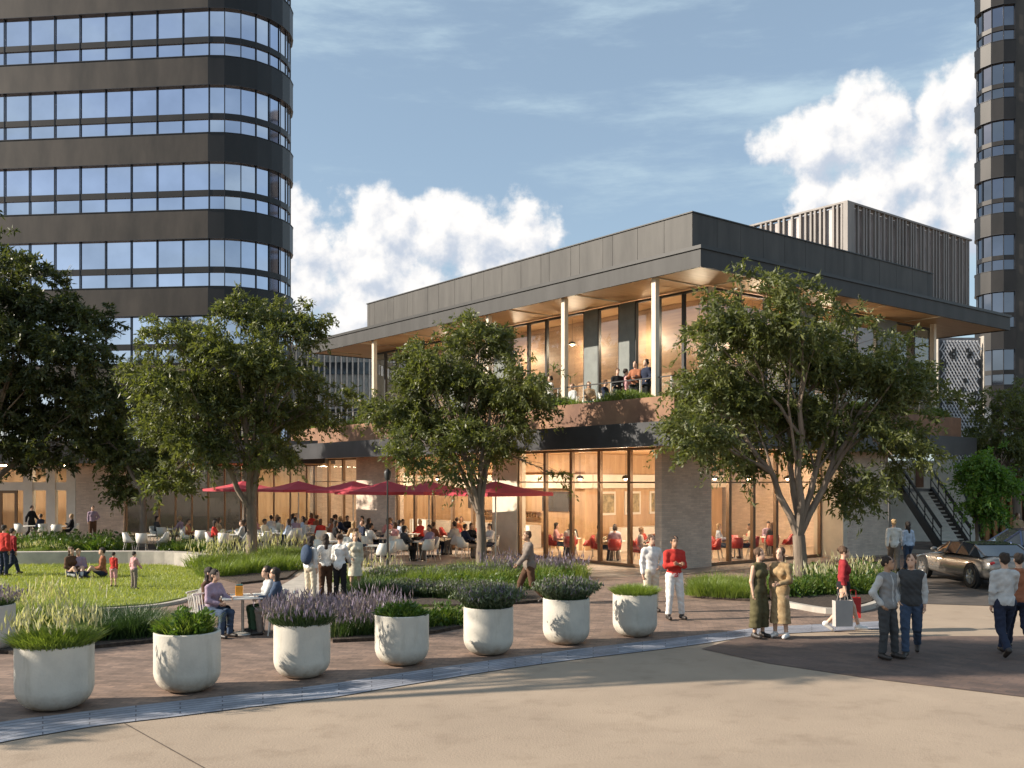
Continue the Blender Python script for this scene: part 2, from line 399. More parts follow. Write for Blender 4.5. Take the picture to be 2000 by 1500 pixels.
tag(strip_wall('lawn_edging', [tuple(G(*p))[:2] for p in [(410, 1132), (402, 1153), (374, 1172), (302, 1187), (180, 1195), (0, 1199), (-300, 1202)]], 0.16, 0, 0.07, M_kerb), 'flush pale concrete edging along the front of the lawn', 'edging')
# planting beds
BEDS = [('back_bed', [(-200, 1066), (30, 1088), (250, 1088), (430, 1084), (470, 1070), (430, 1058), (20, 1060), (-200, 1058)]),
        ('left_tree_bed', [(372, 1096), (400, 1124), (470, 1142), (560, 1132), (596, 1106), (580, 1078), (470, 1072), (400, 1082)]),
        ('middle_bed', [(672, 1150), (700, 1176), (800, 1186), (900, 1186), (1020, 1180), (1100, 1172), (1150, 1156), (1130, 1118), (1010, 1104), (760, 1108), (700, 1124)]),
        ('near_bed', [(-120, 1240), (-60, 1272), (60, 1282), (180, 1268), (300, 1256), (300, 1222), (160, 1214), (0, 1216)]),
        ('lavender_bed', [(640, 1225), (650, 1256), (740, 1252), (850, 1238), (910, 1226), (900, 1196), (820, 1196), (700, 1204)]),
        ('corner_bed', [(1345, 1150), (1370, 1170), (1480, 1176), (1480, 1140), (1400, 1132), (1350, 1136)]),
        ('right_tree_bed', [(1490, 1160), (1510, 1176), (1560, 1186), (1630, 1194), (1700, 1180), (1730, 1152), (1720, 1120), (1640, 1112), (1520, 1118), (1490, 1136)])]
for nm, pts in BEDS:
    P = [tuple(G(*p))[:2] for p in pts]; sheet('planting_bed', P, 0.07, M_mulch, px=False, thick=0.07)
P = [tuple(G(*p))[:2] for p in [(1540, 1184), (1570, 1190), (1635, 1198), (1705, 1184), (1738, 1153), (1728, 1120)]]
tag(strip_wall('kerb', P, 0.16, 0, 0.13, M_kerb), 'pale concrete kerb round the bed of the right tree', 'kerb')

# ============================================================ PAVILION
M_brick = brick_mat('pale_brick', (0.68, 0.55, 0.44), (0.55, 0.43, 0.345), (0.52, 0.45, 0.38), 0.3, 0.07, wall=True, msize=0.006, var=0.35, bump=0.3)
M_plast = mat('cream_plaster', (0.66, 0.58, 0.46), 0.85, var=0.08, vscale=1.5)
M_dark = mat('dark_metal', (0.05, 0.051, 0.055), 0.5, 0.3, var=0.15, vscale=1.2)
M_fasc = mat('grey_fascia', (0.028, 0.0275, 0.027), 0.6, 0.05, var=0.25, vscale=1.2, stretch=(1.5, 1.5, .25))
M_pane = mat('parapet_panel', (0.050, 0.047, 0.043), 0.6, 0.05, var=0.25, vscale=1.0, stretch=(1.5, 1.5, .3))
M_wood = mat('timber_soffit', (0.66, 0.42, 0.22), 0.5, col2=(0.50, 0.29, 0.14), vscale=2.0, stretch=(0.3, 6, 1))
M_frame = mat('bronze_frame', (0.20, 0.12, 0.065), 0.45, 0.3, var=0.1)
M_rust = mat('weathered_steel', (0.33, 0.18, 0.10), 0.75, col2=(0.14, 0.07, 0.045), vscale=0.8, bump=0.3)
M_cream = mat('cream_column', (0.62, 0.54, 0.42), 0.5, var=0.05)
M_glass = glass_mat('clear_glass', (0.93, 0.93, 0.90), 0.9, 1.45)
M_warmw = mat('warm_wood_wall', (0.64, 0.43, 0.25), 0.5, col2=(0.46, 0.28, 0.15), vscale=1.4, stretch=(3, 3, 0.4))
M_white = mat('white_wall', (0.78, 0.72, 0.62), 0.7, var=0.04)
M_ifloor = mat('interior_floor', (0.42, 0.34, 0.26), 0.4, var=0.1)
M_plantl = leaf_mat('bed_leaf', (0.07, 0.12, 0.02), (0.20, 0.26, 0.045))

pv = thing('pavilion', 'two storey pavilion with timber soffits, dark flat roof, brick piers and rust coloured balcony edge', 'building', C0, RZ)
def PB(name, m, fn, parent=None, smooth=False, bevel=0.0):
    b = MB(); fn(b); return b.build(name, m, parent or pv, smooth, None, 0, bevel)
Zc = 4.25
PB('floor_slab', M_ifloor, lambda b: b.box(0.16, 13.9, 0.25, 25.9, 0, 0.03))
PB('brick_pier', M_brick, lambda b: b.box(0, 2.6, 0, 0.32, 0, Zc - .003), bevel=0.01)
PB('corner_wall', M_plast, lambda b: b.box(0.05, 0.5, 7.95, 9.6, 0, Zc - .003))
PB('stone_wall', M_brick, lambda b: b.box(0.03, 0.5, 17.3, 21.1, 0, Zc - .003))
PB('end_wall', M_brick, lambda b: b.box(0.03, 14.0, 25.95, 26.3, 0, Zc - .003))
PB('cream_pier', M_plast, lambda b: b.box(9.5, 9.8, -0.85, 0.5, 0, Zc - .003))
PB('brick_wall', M_brick, lambda b: b.box(9.803, 12.8, -0.84, 0.45, 0, Zc - .003))
PB('recess_wall', M_brick, lambda b: b.box(12.803, 14.15, 0.1, 0.45, 0, Zc - .003))
PB('side_wall', M_brick, lambda b: b.box(13.9, 14.15, 0.453, 25.9, 0, Zc - .003))
# windows: frame part with pane sub-part
def window_left(u0, u1, z0=0.03, z1=Zc - .006, v=0.18, fm=None, transom=3.0, w=0.07, d=0.14, gm=None):
    fm = fm or M_frame
    def fr(b):
        b.box(v - d / 2, v + d / 2, u0, u0 + w, z0, z1); b.box(v - d / 2, v + d / 2, u1 - w, u1, z0, z1)
        b.box(v - d / 2, v + d / 2, u0 + w, u1 - w, z0, z0 + 0.1); b.box(v - d / 2, v + d / 2, u0 + w, u1 - w, z1 - 0.08, z1)
        if transom: b.box(v - d / 2.5, v + d / 2.5, u0 + w, u1 - w, transom, transom + 0.05)
    f = PB('window', fm, fr)
    PB('pane', gm or M_glass, lambda b: b.add([(v, u0 + w, z0 + .1), (v, u1 - w, z0 + .1), (v, u1 - w, z1 - .08), (v, u0 + w, z1 - .08)], [(0, 1, 2, 3)]), f)
def window_right(v0, v1, z0=0.03, z1=Zc - .006, u=0.2, fm=None, transom=3.0, w=0.07, d=0.14, gm=None):
    fm = fm or M_frame
    def fr(b):
        b.box(v0, v0 + w, u - d / 2, u + d / 2, z0, z1); b.box(v1 - w, v1, u - d / 2, u + d / 2, z0, z1)
        b.box(v0 + w, v1 - w, u - d / 2, u + d / 2, z0, z0 + 0.1); b.box(v0 + w, v1 - w, u - d / 2, u + d / 2, z1 - 0.08, z1)
        if transom: b.box(v0 + w, v1 - w, u - d / 2.5, u + d / 2.5, transom, transom + 0.05)
    f = PB('window', fm, fr)
    PB('pane', gm or M_glass, lambda b: b.add([(v0 + w, u, z0 + .1), (v1 - w, u, z0 + .1), (v1 - w, u, z1 - .08), (v0 + w, u, z1 - .08)], [(0, 1, 2, 3)]), f)
ed = [0.33, 1.68, 3.22, 4.76, 6.3, 7.94]
for a, c in zip(ed, ed[1:]): window_left(a + .002, c - .002)
for i in range(5): window_left(9.605 + i * 1.538, 9.6 + (i + 1) * 1.538)
for i in range(3): window_left(21.105 + i * 1.61, 21.1 + (i + 1) * 1.61)
ed = [2.61, 3.8, 5.2, 6.6, 8.0, 9.495]
for a, c in zip(ed, ed[1:]): window_right(a + .002, c - .002)
# ground floor ceiling, interior core with counters and pictures
PB('ground_ceiling', M_wood, lambda b: b.box(-1.75, 13.9, -1.95, 25.9, Zc, Zc + 0.06))
PB('core_wall', M_warmw, lambda b: b.box(4.2, 13.4, 8.4, 25.0, 0.03, Zc - .003))
PB('bulkhead', M_white, lambda b: (b.box(3.5, 4.19, 7.9, 25.0, 2.75, 3.35), b.box(4.2, 13.4, 7.85, 8.39, 2.75, 3.35)))
PB('counter', mat('counter_white', (0.7, 0.66, 0.6), 0.4, var=0.05), lambda b: (b.box(3.2, 3.9, 11, 21, 0.03, 1.05), b.box(5.0, 10.5, 7.0, 7.7, 0.03, 1.05)))
M_menu = mat('menu_board', (0.05, 0.04, 0.035), 0.6, var=0.2)
M_art = mat('art_print', (0.55, 0.42, 0.2), 0.6, col2=(0.12, 0.10, 0.05), vscale=3.5)
for i, (v0, v1) in enumerate([(5.0, 6.0), (6.6, 7.6), (8.2, 9.2)]):
    p = PB('picture', M_white, lambda b: b.box(v0, v1, 8.33, 8.398, 1.55, 2.6)); PB('print', M_art, lambda b: b.box(v0 + .1, v1 - .1, 8.315, 8.329, 1.65, 2.5), p)
for (u0, u1) in [(9.4, 11.2), (12.5, 14.5), (16, 17)]:
    p = PB('menu_panel', M_menu, lambda b: b.box(4.12, 4.198, u0, u1, 1.7, 2.6))
M_shelf = mat('shelf_wood', (0.22, 0.12, 0.05), 0.6)
PB('back_shelf', M_shelf, lambda b: [b.box(3.95, 4.118, 11.3, 16, z, z + 0.04) for z in (1.35, 1.62)] + [b.box(3.98, 4.08, 11.4 + k * 0.19, 11.47 + k * 0.19, 1.39, 1.39 + 0.12 + 0.08 * ((k * 7) % 3) / 2) for k in range(23)])
# pendant lamps that are lit
M_lamp = mat('lit_shade', (1, 0.85, 0.6), 0.5, emis=(1.0, 0.72, 0.42), estr=14)
M_blk = mat('black_metal', (0.02, 0.02, 0.02), 0.5)
ORDN = ['first', 'second', 'third', 'fourth', 'fifth', 'sixth', 'seventh']
pend0 = thing('pendant_lamp', '', 'lamp', group='lit pendant lamps inside the pavilion')
b = MB(); b.tube([(0, 0, 0), (0, 0, 1.0)], 0.008, 5); b.build('cord', M_blk, pend0)
b = MB(); b.lathe([(0.03, 0.06), (0.12, 0.02), (0.17, -0.08), (0.165, -0.08), (0.11, 0.0), (0.02, 0.04)], 16); b.build('shade', M_blk, pend0, True)
b = MB(); b.ell((0, 0, -0.07), (0.075, 0.075, 0.06)); b.build('bulb', M_lamp, pend0, True)
pl = bpy.data.lights.new('pendant_light', 'POINT'); pl.energy = 170; pl.color = (1.0, 0.80, 0.57); pl.shadow_soft_size = 0.12
plo = bpy.data.objects.new('pendant_light', pl); col.objects.link(plo); plo.parent = pend0; plo.location = (0, 0, -0.16)
spots = [(1.9, 1.2), (1.9, 3.6), (1.9, 6.2), (1.9, 10.5), (1.9, 13.5), (1.9, 16.5), (1.9, 22.5), (4.4, 3.2), (6.6, 3.2), (8.8, 3.2), (11.5, 3.2)]
for i, (v, u) in enumerate(spots):
    lab = ('lit dome pendant lamp inside the left facade glass, %s from the brick corner pier' % ['first', 'second', 'third', 'fourth', 'fifth', 'sixth', 'seventh'][i]) if i < 7 else ('lit dome pendant lamp inside the right facade glass, %s from the brick corner pier' % ['first', 'second', 'third', 'fourth'][i - 7])
    place(pend0, i == 0, PW(v, u, 3.24), 0, lab)
for i, (v, u) in enumerate([(3.1, 1.0), (3.1, 4.4), (3.1, 8.0), (3.1, 12.0), (3.1, 17.0), (6.5, 0.9), (11.0, 0.9)]):  # lamps added upstairs to brighten the dark soffit
    place(pend0, False, PW(v, u, 8.95), 0, 'added dome lamp brightening the upper storey, %s from the corner %s' % (ORDN[i if i < 5 else i - 5], 'behind the balcony glass' if i < 5 else 'on the right side'))
# canopy, balcony slab and rust coloured planter edge
def ring(b, v0, u0, v1, u1, w, z0, z1):   # L-shaped edge along both facades
    b.box(v0, v1, u0, u0 + w, z0, z1); b.box(v0, v0 + w, u0 + w, u1, z0, z1)
PB('canopy', M_dark, lambda b: ring(b, -1.8, -2.0, 18.0, 27.5, 0.12, Zc - 0.06, 4.97))
PB('canopy_deck', M_dark, lambda b: b.box(-1.68, 18.0, -1.88, 25.9, Zc + .063, 4.9))
PB('planter_edge', M_rust, lambda b: ring(b, -0.75, -1.25, 18.1, 27.0, 0.1, 4.975, 5.88))
PB('planter_inner', M_rust, lambda b: ring(b, -0.15, -0.65, 18.0, 27.0, 0.06, 5.0, 5.8))
PB('planter_soil', M_mulch, lambda b: (b.box(-0.65, 17.9, -1.15, -0.65, 5.0, 5.72), b.box(-0.65, -0.15, -0.65, 26.9, 5.0, 5.72)))
PB('balcony_floor', mat('balcony_deck', (0.3, 0.24, 0.18), 0.7), lambda b: b.box(-0.088, 18.0, -0.588, 27, 5.0, 5.55))
M_steel = mat('brushed_steel', (0.5, 0.48, 0.45), 0.35, 0.8, var=0.05)
rail = thing('balcony_railing', 'thin steel and glass railing along the upper balcony of the pavilion', 'railing', C0, RZ)
for i in range(19): PB('post', M_steel, lambda b: b.box(-0.06, -0.02, -0.5 + i * 1.45, -0.46 + i * 1.45, 5.553, 6.6), rail)
for i in range(1, 13): PB('post', M_steel, lambda b: b.box(-0.06 + i * 1.45, -0.02 + i * 1.45, -0.5, -0.46, 5.553, 6.6), rail)
PB('handrail', M_blk, lambda b: (b.box(-0.07, -0.01, -0.45, 26.2, 6.603, 6.64), b.box(-0.07, 17.6, -0.51, -0.452, 6.603, 6.64)), rail)
PB('glass_panel', glass_mat('rail_glass', (0.9, 0.94, 0.95), 0.8, 1.4), lambda b: (b.add([(-0.04, -.45, 5.65), (-0.04, 26.2, 5.65), (-0.04, 26.2, 6.55), (-0.04, -.45, 6.55)], [(0, 1, 2, 3)]), b.add([(-0.04, -.48, 5.65), (17.5, -.48, 5.65), (17.5, -.48, 6.55), (-0.04, -.48, 6.55)], [(0, 1, 2, 3)])), rail)
# columns of the upper storey
for px in (1275, 1098, 950, 727):
    k = (px - 1000) / F; v = -0.235; a = Vector((C0.x + .784 * v, C0.y + .6207 * v)); u = (a.x - a.y * k) / (0.6207 + 0.784 * k)
    PB('column', M_cream, lambda b: b.box(v + .03, v + .22, u - 0.1, u + 0.1, 5.56, 9.99), bevel=0.01)
for v in (9.0, 16.5): PB('column', M_cream, lambda b: b.box(v, v + .2, -0.85, -0.65, 5.75, 9.99), bevel=0.01)
# upper storey: glass set back, with mixed opaque panels
M_gpan = mat('grey_green_panel', (0.16, 0.175, 0.165), 0.5, 0.2, var=0.1)
M_slat = mat('timber_slat', (0.40, 0.25, 0.15), 0.5, col2=(0.26, 0.15, 0.09), vscale=1.0, stretch=(0.25, 0.25, 7))
M_upg = glass_mat('upper_glass', (0.80, 0.82, 0.80), 1.0, 1.7)
us = [-0.25, 0.95, 2.15, 3.35, 4.2, 5.4, 6.2, 7.4, 8.6, 9.8, 11.0, 12.2, 13.4, 14.6, 15.8, 17.0, 18.2, 19.4, 20.6, 21.8, 23.0]
kinds = 'gggpgpggggpggpggpggg'
for a, c, kd in zip(us, us[1:], kinds):
    if kd == 'p': PB('wall_panel', M_gpan, lambda b: b.box(2.12, 2.3, a + .003, c - .003, 5.56, 9.94))
    else: window_left(a + .003, c - .003, 5.56, 9.94, v=2.2, fm=M_blk, transom=0, w=0.05, gm=M_upg)
vs_ = [2.4 + i * 1.5 for i in range(11)]
for i, (a, c) in enumerate(zip(vs_, vs_[1:])):
    if i in (3, 7): PB('wall_panel', M_gpan, lambda b: b.box(a + .003, c - .003, -0.3, -0.1, 5.56, 9.94))
    else: window_right(a + .003, c - .003, 5.56, 9.94, u=-0.2, fm=M_blk, transom=0, w=0.05, gm=M_upg)
PB('corner_post', M_cream, lambda b: b.box(2.12, 2.395, -0.28, -0.255, 5.56, 9.94))
PB('upper_core', M_slat, lambda b: b.box(4.0, 16.2, 1.8, 22.5, 5.56, 9.98))
PB('upper_end_wall', M_gpan, lambda b: b.box(2.3, 17.2, 23.0, 23.2, 5.56, 9.97))
PB('upper_side_wall', M_gpan, lambda b: b.box(17.3, 17.5, -0.1, 22.9, 5.56, 9.97))
# roof
RV, RU = -0.42, -2.08
PB('soffit', M_wood, lambda b: b.box(RV + .06, RV + 21.3, RU + .06, RU + 27.3, 10.0, 10.05))
for u in (0.0, 4.0, 8, 12, 16, 20, 24): PB('soffit_beam', M_cream, lambda b: b.box(RV + .1, 2.0, u, u + 0.05, 9.955, 9.997))
for v in (2.3, 6.5, 10.7, 14.9): PB('soffit_beam', M_cream, lambda b: b.box(v, v + .05, RU + .1, -0.35, 9.955, 9.997))
PB('fascia', M_fasc, lambda b: (ring(b, RV, RU, RV + 21.4, RU + 27.4, 0.08, 9.97, 10.55), b.box(RV + 21.32, RV + 21.4, RU + .08, RU + 27.4, 9.97, 10.55), b.box(RV + .08, RV + 21.3, RU + 27.32, RU + 27.4, 9.97, 10.55)))
PB('fascia_cap', M_blk, lambda b: ring(b, RV - 0.05, RU - 0.05, RV + 21.45, RU + 27.45, 0.25, 10.553, 10.67))
PB('roof_deck', M_dark, lambda b: b.box(RV + .2, RV + 21.3, RU + .2, RU + 27.3, 10.06, 10.56))
def para(b):
    v0, u0 = RV + 0.42, RU + 0.72
    x = 0
    while x < 21.3:
        w = [1.25, 0.5, 1.25, 1.25, .9][int(x * 3) % 5]; w = min(w, 21.3 - x)
        b.box(v0, v0 + .08, u0 + .003 + x, u0 + x + w - 0.012, 10.675, 11.93); x += w
def para2(b):
    v0, u0 = RV + 0.42, RU + 0.72; x = 0.0
    while x < 15.4: w = min(1.25, 15.4 - x); b.box(v0 + .01 + x, v0 + x + w - 0.003, u0 - .005, u0 + .08, 10.675, 11.93); x += w
PB('parapet', M_pane, lambda b: (para(b), para2(b)))
PB('parapet_core', M_dark, lambda b: (b.box(RV + .505, RV + .6, RU + .81, RU + 22.0, 10.67, 11.9), b.box(RV + .505, RV + 15.8, RU + .805, RU + .9, 10.67, 11.9)))
PB('parapet_coping', M_blk, lambda b: ring(b, RV + .38, RU + .68, RV + 15.85, RU + 22.05, 0.18, 11.935, 11.975))
# timber clad plant screen on the roof
M_scr = mat('screen_fin', (0.26, 0.235, 0.22), 0.6, col2=(0.17, 0.155, 0.145), vscale=1.5, stretch=(2, 2, 0.3))
M_scr2 = mat('screen_back', (0.46, 0.41, 0.40), 0.6, var=0.2, vscale=0.8)
def fins(b):
    rnd = random.Random(3); x = 0
    while x < 10.2: b.box(RV + 11.45 + x, RV + 11.45 + x + 0.09, RU + 1.93, RU + 2.03, 10.6, 14.42 + 0.06); x += rnd.choice((0.2, 0.26, 0.42))
    x = 0
    while x < 14: b.box(RV + 11.3, RV + 11.42, RU + 2.15 + x, RU + 2.24 + x, 10.6, 14.48); x += rnd.choice((0.2, 0.26, 0.42))
PB('screen_fins', M_scr, fins)
PB('screen_wall', M_scr2, lambda b: (b.box(RV + 11.5, RV + 21.6, RU + 2.1, RU + 2.2, 10.57, 14.4), b.box(RV + 11.45, RV + 11.55, RU + 2.21, RU + 16.5, 10.57, 14.4)))
PB('screen_cap', M_scr, lambda b: (b.box(RV + 11.28, RV + 21.7, RU + 1.9, RU + 2.25, 14.483, 14.56), b.box(RV + 11.28, RV + 11.6, RU + 2.253, RU + 16.5, 14.483, 14.56), b.box(RV + 11.25, RV + 11.75, RU + 1.88, RU + 2.09, 10.6, 14.481)))

# ============================================================ LEFT OFFICE TOWER
M_tglass = tower_glass()
M_span = mat('bronze_spandrel', (0.045, 0.036, 0.029), 0.45, 0.3, var=0.3, vscale=0.8, stretch=(1, 1, .3))
M_spanc = mat('corner_spandrel', (0.015, 0.013, 0.0125), 0.4, 0.2, var=0.3, vscale=0.8, stretch=(1, 1, .3))  # darker spandrel copy: left tower's corner shade is put into its colour
M_mull = mat('tower_mullion', (0.03, 0.032, 0.038), 0.4, 0.3)
M_inner = mat('tower_core_grey', (0.05, 0.05, 0.055), 0.7)
def tower(name, label, E, fdir, Rr, nflat, bay, ncurve, nside, ztops, nparts, gm):
    """E: point where the flat face meets the rounded corner; fdir: unit vector along the flat face away from the corner"""
    t = thing(name, label, 'office tower', (E[0], E[1], 0))
    fx, fy = fdir; inx, iny = (-fy, fx) if (-fy * -E[0] + fx * -E[1]) < 0 else (fy, -fx)      # inward normal
    if inx * E[0] + iny * E[1] < 0: inx, iny = -inx, -iny
    def path(off):
        """plan points, outward offset off"""
        pts = [(fx * bay * i - inx * off, fy * bay * i - iny * off) for i in range(nflat, 0, -1)]
        cx, cy = inx * Rr, iny * Rr
        for i in range(ncurve + 1):
            a = (math.radians(135)) * i / ncurve; ca, sa = math.cos(a), math.sin(a)
            pts.append((cx + (-inx * ca - fx * sa) * (Rr + off), cy + (-iny * ca - fy * sa) * (Rr + off)))
        lx, ly = pts[-1]; a = math.radians(135); tx, ty = -(-inx * math.sin(a) + fx * math.cos(a)), -(-iny * math.sin(a) + fy * math.cos(a))
        for i in range(1, nside + 1): pts.append((lx + tx * bay * i, ly + ty * bay * i))
        return pts
    def wall(b, off0, off1, z0, z1, i0=0, i1=None, sub=1):
        P = path(off0); Q = path(off1); i1 = len(P) - 1 if i1 is None else i1
        for i in range(i0, i1):
            vs = [(Q[i][0], Q[i][1], z0), (Q[i + 1][0], Q[i + 1][1], z0), (Q[i + 1][0], Q[i + 1][1], z1), (Q[i][0], Q[i][1], z1),
                  (P[i][0], P[i][1], z0), (P[i + 1][0], P[i + 1][1], z0), (P[i + 1][0], P[i + 1][1], z1), (P[i][0], P[i][1], z1)]
            b.add(vs, [(0, 1, 2, 3), (4, 7, 6, 5), (0, 4, 5, 1), (3, 2, 6, 7), (0, 3, 7, 4), (1, 5, 6, 2)])
    np_ = len(path(0)); n = 0; rest = MB()
    P0 = path(0.0)
    for zt in ztops:
        if nflat: b = MB(); wall(b, 0.0, 0.22, zt - 4.43, zt - 2.80, 0, nflat); b.build('spandrel', M_span, t)
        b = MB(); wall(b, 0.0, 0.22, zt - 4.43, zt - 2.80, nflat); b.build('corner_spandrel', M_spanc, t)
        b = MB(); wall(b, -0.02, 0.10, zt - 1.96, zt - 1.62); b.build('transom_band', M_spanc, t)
        b = MB(); wall(b, 0.0, 0.24, zt - 0.03, zt + 0.003); b.build('head_trim', M_mull, t)
        b = MB(); wall(b, 0.0, 0.25, zt - 2.797, zt - 2.762); b.build('sill_trim', M_mull, t)
        for i in range(np_ - 1):
            b = MB() if n < nparts else rest
            g = []
            for z0, z1 in ((zt - 1.62, zt - .0), (zt - 2.76, zt - 1.96)):
                g += [[(P0[i][0], P0[i][1], z0), (P0[i + 1][0], P0[i + 1][1], z0), (P0[i + 1][0], P0[i + 1][1], z1), (P0[i][0], P0[i][1], z1)]]
            for q in g: b.add(q, [(0, 1, 2, 3)])
            if n < nparts: b.build('window', gm, t); n += 1
    if rest.v: tag(rest.build('lower_windows', gm, t), kind='stuff')
    b = MB(); Q = path(0.07)
    for i, (x, y) in enumerate(Q): b.box(x - .02, x + .02, y - .05, y + .03, ztops[-1] - 4.43, ztops[0] + 0.1)
    b.build('mullions', M_mull, t)
    P = path(-0.25); b = MB(); a0 = P[0]; c0 = P[-1]
    dep = (c0[0] - a0[0]) * inx + (c0[1] - a0[1]) * iny
    poly = P + [(a0[0] + inx * dep, a0[1] + iny * dep)]
    b.prism(poly, 0, ztops[0] + 1.2); b.build('inner_core', M_inner, t)
    return t
ztl = [30.36 + 4.43 - 4.43 * k for k in range(7)]
tl = tower('office_tower', 'tall dark bronze office tower with ribbon windows and a rounded corner, behind the left trees', (-17.5, 56.0), (-0.9942, 0.1074), 3.4, 13, 1.575, 9, 2, ztl, 100, M_tglass)
# podium with the shopfronts
def PT(name, m, fn, parent=None): b = MB(); fn(b); return b.build(name, m, parent or tl)
ox, oy = 17.5, -56.0
T0 = lambda b, x0, x1, y0, y1, z0, z1: b.box(x0 + ox, x1 + ox, y0 + oy, y1 + oy, z0, z1)
PT('podium_band', M_dark, lambda b: T0(b, -45, -9.9, 51.2, 56.2, 4.0, 5.2))
PT('podium_soffit', M_wood, lambda b: T0(b, -45, -10.0, 51.3, 55.5, 3.94, 3.997))
PT('podium_floor', M_kerb, lambda b: T0(b, -45, -10.5, 52.0, 57, 0, 0.03))
PT('podium_wall', M_brick, lambda b: (T0(b, X_at(150, 52.5), X_at(243, 52.5), 52.4, 52.9, 0, 3.937), T0(b, -45, X_at(-60, 52.5), 52.4, 52.9, 0, 3.937)))
PT('podium_back_wall', M_warmw, lambda b: T0(b, -45, -10.5, 57.1, 57.3, 0, 3.99))
PT('shop_column', M_white, lambda b: [T0(b, X_at(x, 52.6), X_at(x + 18, 52.6), 52.45, 52.8, 0.03, 3.937) for x in (48, 92, 132)])
PT('shop_fascia', M_white, lambda b: T0(b, X_at(-55, 52.5), X_at(148, 52.5), 52.5, 52.7, 2.55, 3.0))
PT('added_shop_strip', mat('added_shop_glow', (1, .9, .7), emis=(1, .85, .6), estr=30), lambda b: [T0(b, x, x + 1.2, 54.0, 54.3, 3.9, 3.936) for x in (-29, -26, -20.5, -18.5, -16.5, -14.5, -12.5)])  # glowing strips added to brighten the shopfronts
for i in range(12):
    x0 = X_at(246 + i * 32, 52.6); x1 = X_at(246 + (i + 1) * 32, 52.6)
    f = PT('shop_window', M_frame, lambda b: (T0(b, x0, x0 + .07, 52.5, 52.62, 0.03, 3.937), T0(b, x0 + .07, x1, 52.5, 52.62, 0.03, 0.12), T0(b, x0 + .07, x1, 52.5, 52.62, 2.6, 2.66), T0(b, x0 + .07, x1, 52.5, 52.62, 3.87, 3.937)))
    PT('pane', M_glass, lambda b: b.add([(x0 + .07 + ox, 52.56 + oy, .12), (x1 + ox, 52.56 + oy, .12), (x1 + ox, 52.56 + oy, 3.87), (x0 + .07 + ox, 52.56 + oy, 3.87)], [(0, 1, 2, 3)]), f)
dr = PT('shop_door', M_frame, lambda b: (T0(b, X_at(0, 52.6), X_at(5, 52.6), 52.5, 52.62, 0.03, 2.5), T0(b, X_at(30, 52.6), X_at(35, 52.6), 52.5, 52.62, 0.03, 2.5), T0(b, X_at(0, 52.6), X_at(35, 52.6), 52.51, 52.61, 2.4, 2.547)))
PT('door_pane', M_glass, lambda b: b.add([(X_at(5, 52.56) + ox, 52.56 + oy, .05), (X_at(30, 52.56) + ox, 52.56 + oy, .05), (X_at(30, 52.56) + ox, 52.56 + oy, 2.4), (X_at(5, 52.56) + ox, 52.56 + oy, 2.4)], [(0, 1, 2, 3)]), dr)

# ============================================================ RIGHT TOWER
ztr = [35.4 + 4.43 * 2 - 4.43 * k for k in range(9)]
tr_ = tower('apartment_tower', 'dark tower with a curved glass corner and recessed balconies at the right edge', (38.75, 74.7), (0.9942, 0.1074), 1.7, 0, 1.55, 5, 1, ztr, 63, tower_glass('dark_tower_glass', 0.33))
b = MB()
for k, zt in enumerate(ztr + [ztr[-1] - 4.43]):
    b.box(0.02, 1.2, 0.05, 6, zt - 4.43, zt + .0); b.box(1.2, 9, 0.1, 6, zt - 4.43, zt - 3.1)
    b.box(1.2, 9, 3.0, 6, zt - 3.1, zt)
b.build('balcony_wall', mat('charcoal_cladding', (0.065, 0.057, 0.05), 0.6, 0.2, var=0.2, vscale=0.5), tr_)
b = MB()
for zt in ztr: b.box(1.25, 9, 2.9, 2.98, zt - 3.0, zt - .2); b.box(1.3, 9, 0.12, 0.16, zt - 3.1, zt - 2.2)
b.build('balcony_glass', mat('dark_glass', (0.05, 0.065, 0.08), 0.05, 0.6), tr_)

# perforated screen beyond the pavilion
ps = thing('perforated_screen', 'tall pale perforated screen wall standing between the pavilion and the right tower', 'screen', (X_at(1836, 52), 52, 0))
w = X_at(1916, 52) - X_at(1836, 52); b = MB()
for k in range(-24, 12):
    for sgn in (1, -1):
        x0 = k * 0.18
        pts = []
        # clip the diagonal bars to the panel
        zs0, zs1 = 2.6, 10.6
        n = 16
        for j in range(n):
            za = zs0 + (zs1 - zs0) * j / n; zb = zs0 + (zs1 - zs0) * (j + 1) / n
            xa = x0 + (za - zs0) * 0.55; xb = x0 + (zb - zs0) * 0.55
            if sgn < 0: xa, xb = w - xa, w - xb
            if -0.02 <= min(xa, xb) and max(xa, xb) <= w + 0.02: b._bar((xa, 0.03 * sgn, za), (xb, 0.03 * sgn, zb), 0.055, 0.05)
b.build('lattice', mat('pale_lattice', (0.62, 0.62, 0.64), 0.5), ps)
b = MB(); b.box(-.1, w + .1, 0.25, 0.4, 0, 10.8); b.build('backing', mat('lattice_back', (0.12, 0.125, 0.14), 0.6), ps)
b = MB(); rr = random.Random(5)
for k in range(20): x = rr.uniform(.1, w - .3); z = rr.uniform(3, 10.2); b.prism([(x + .13 * math.cos(t), .0 + .13 * math.sin(t)) for t in [i * math.pi / 3 for i in range(6)]], 0, .04) if False else b.box(x, x + .2, -.07, -.055, z, z + .22)
b.build('opening', M_blk, ps)
b = MB(); b.box(-.16, 0 - .1, -.1, .4, 0, 10.85); b.box(w + .1, w + .16, -.1, .4, 0, 10.85); b.build('frame', M_kerb, ps)

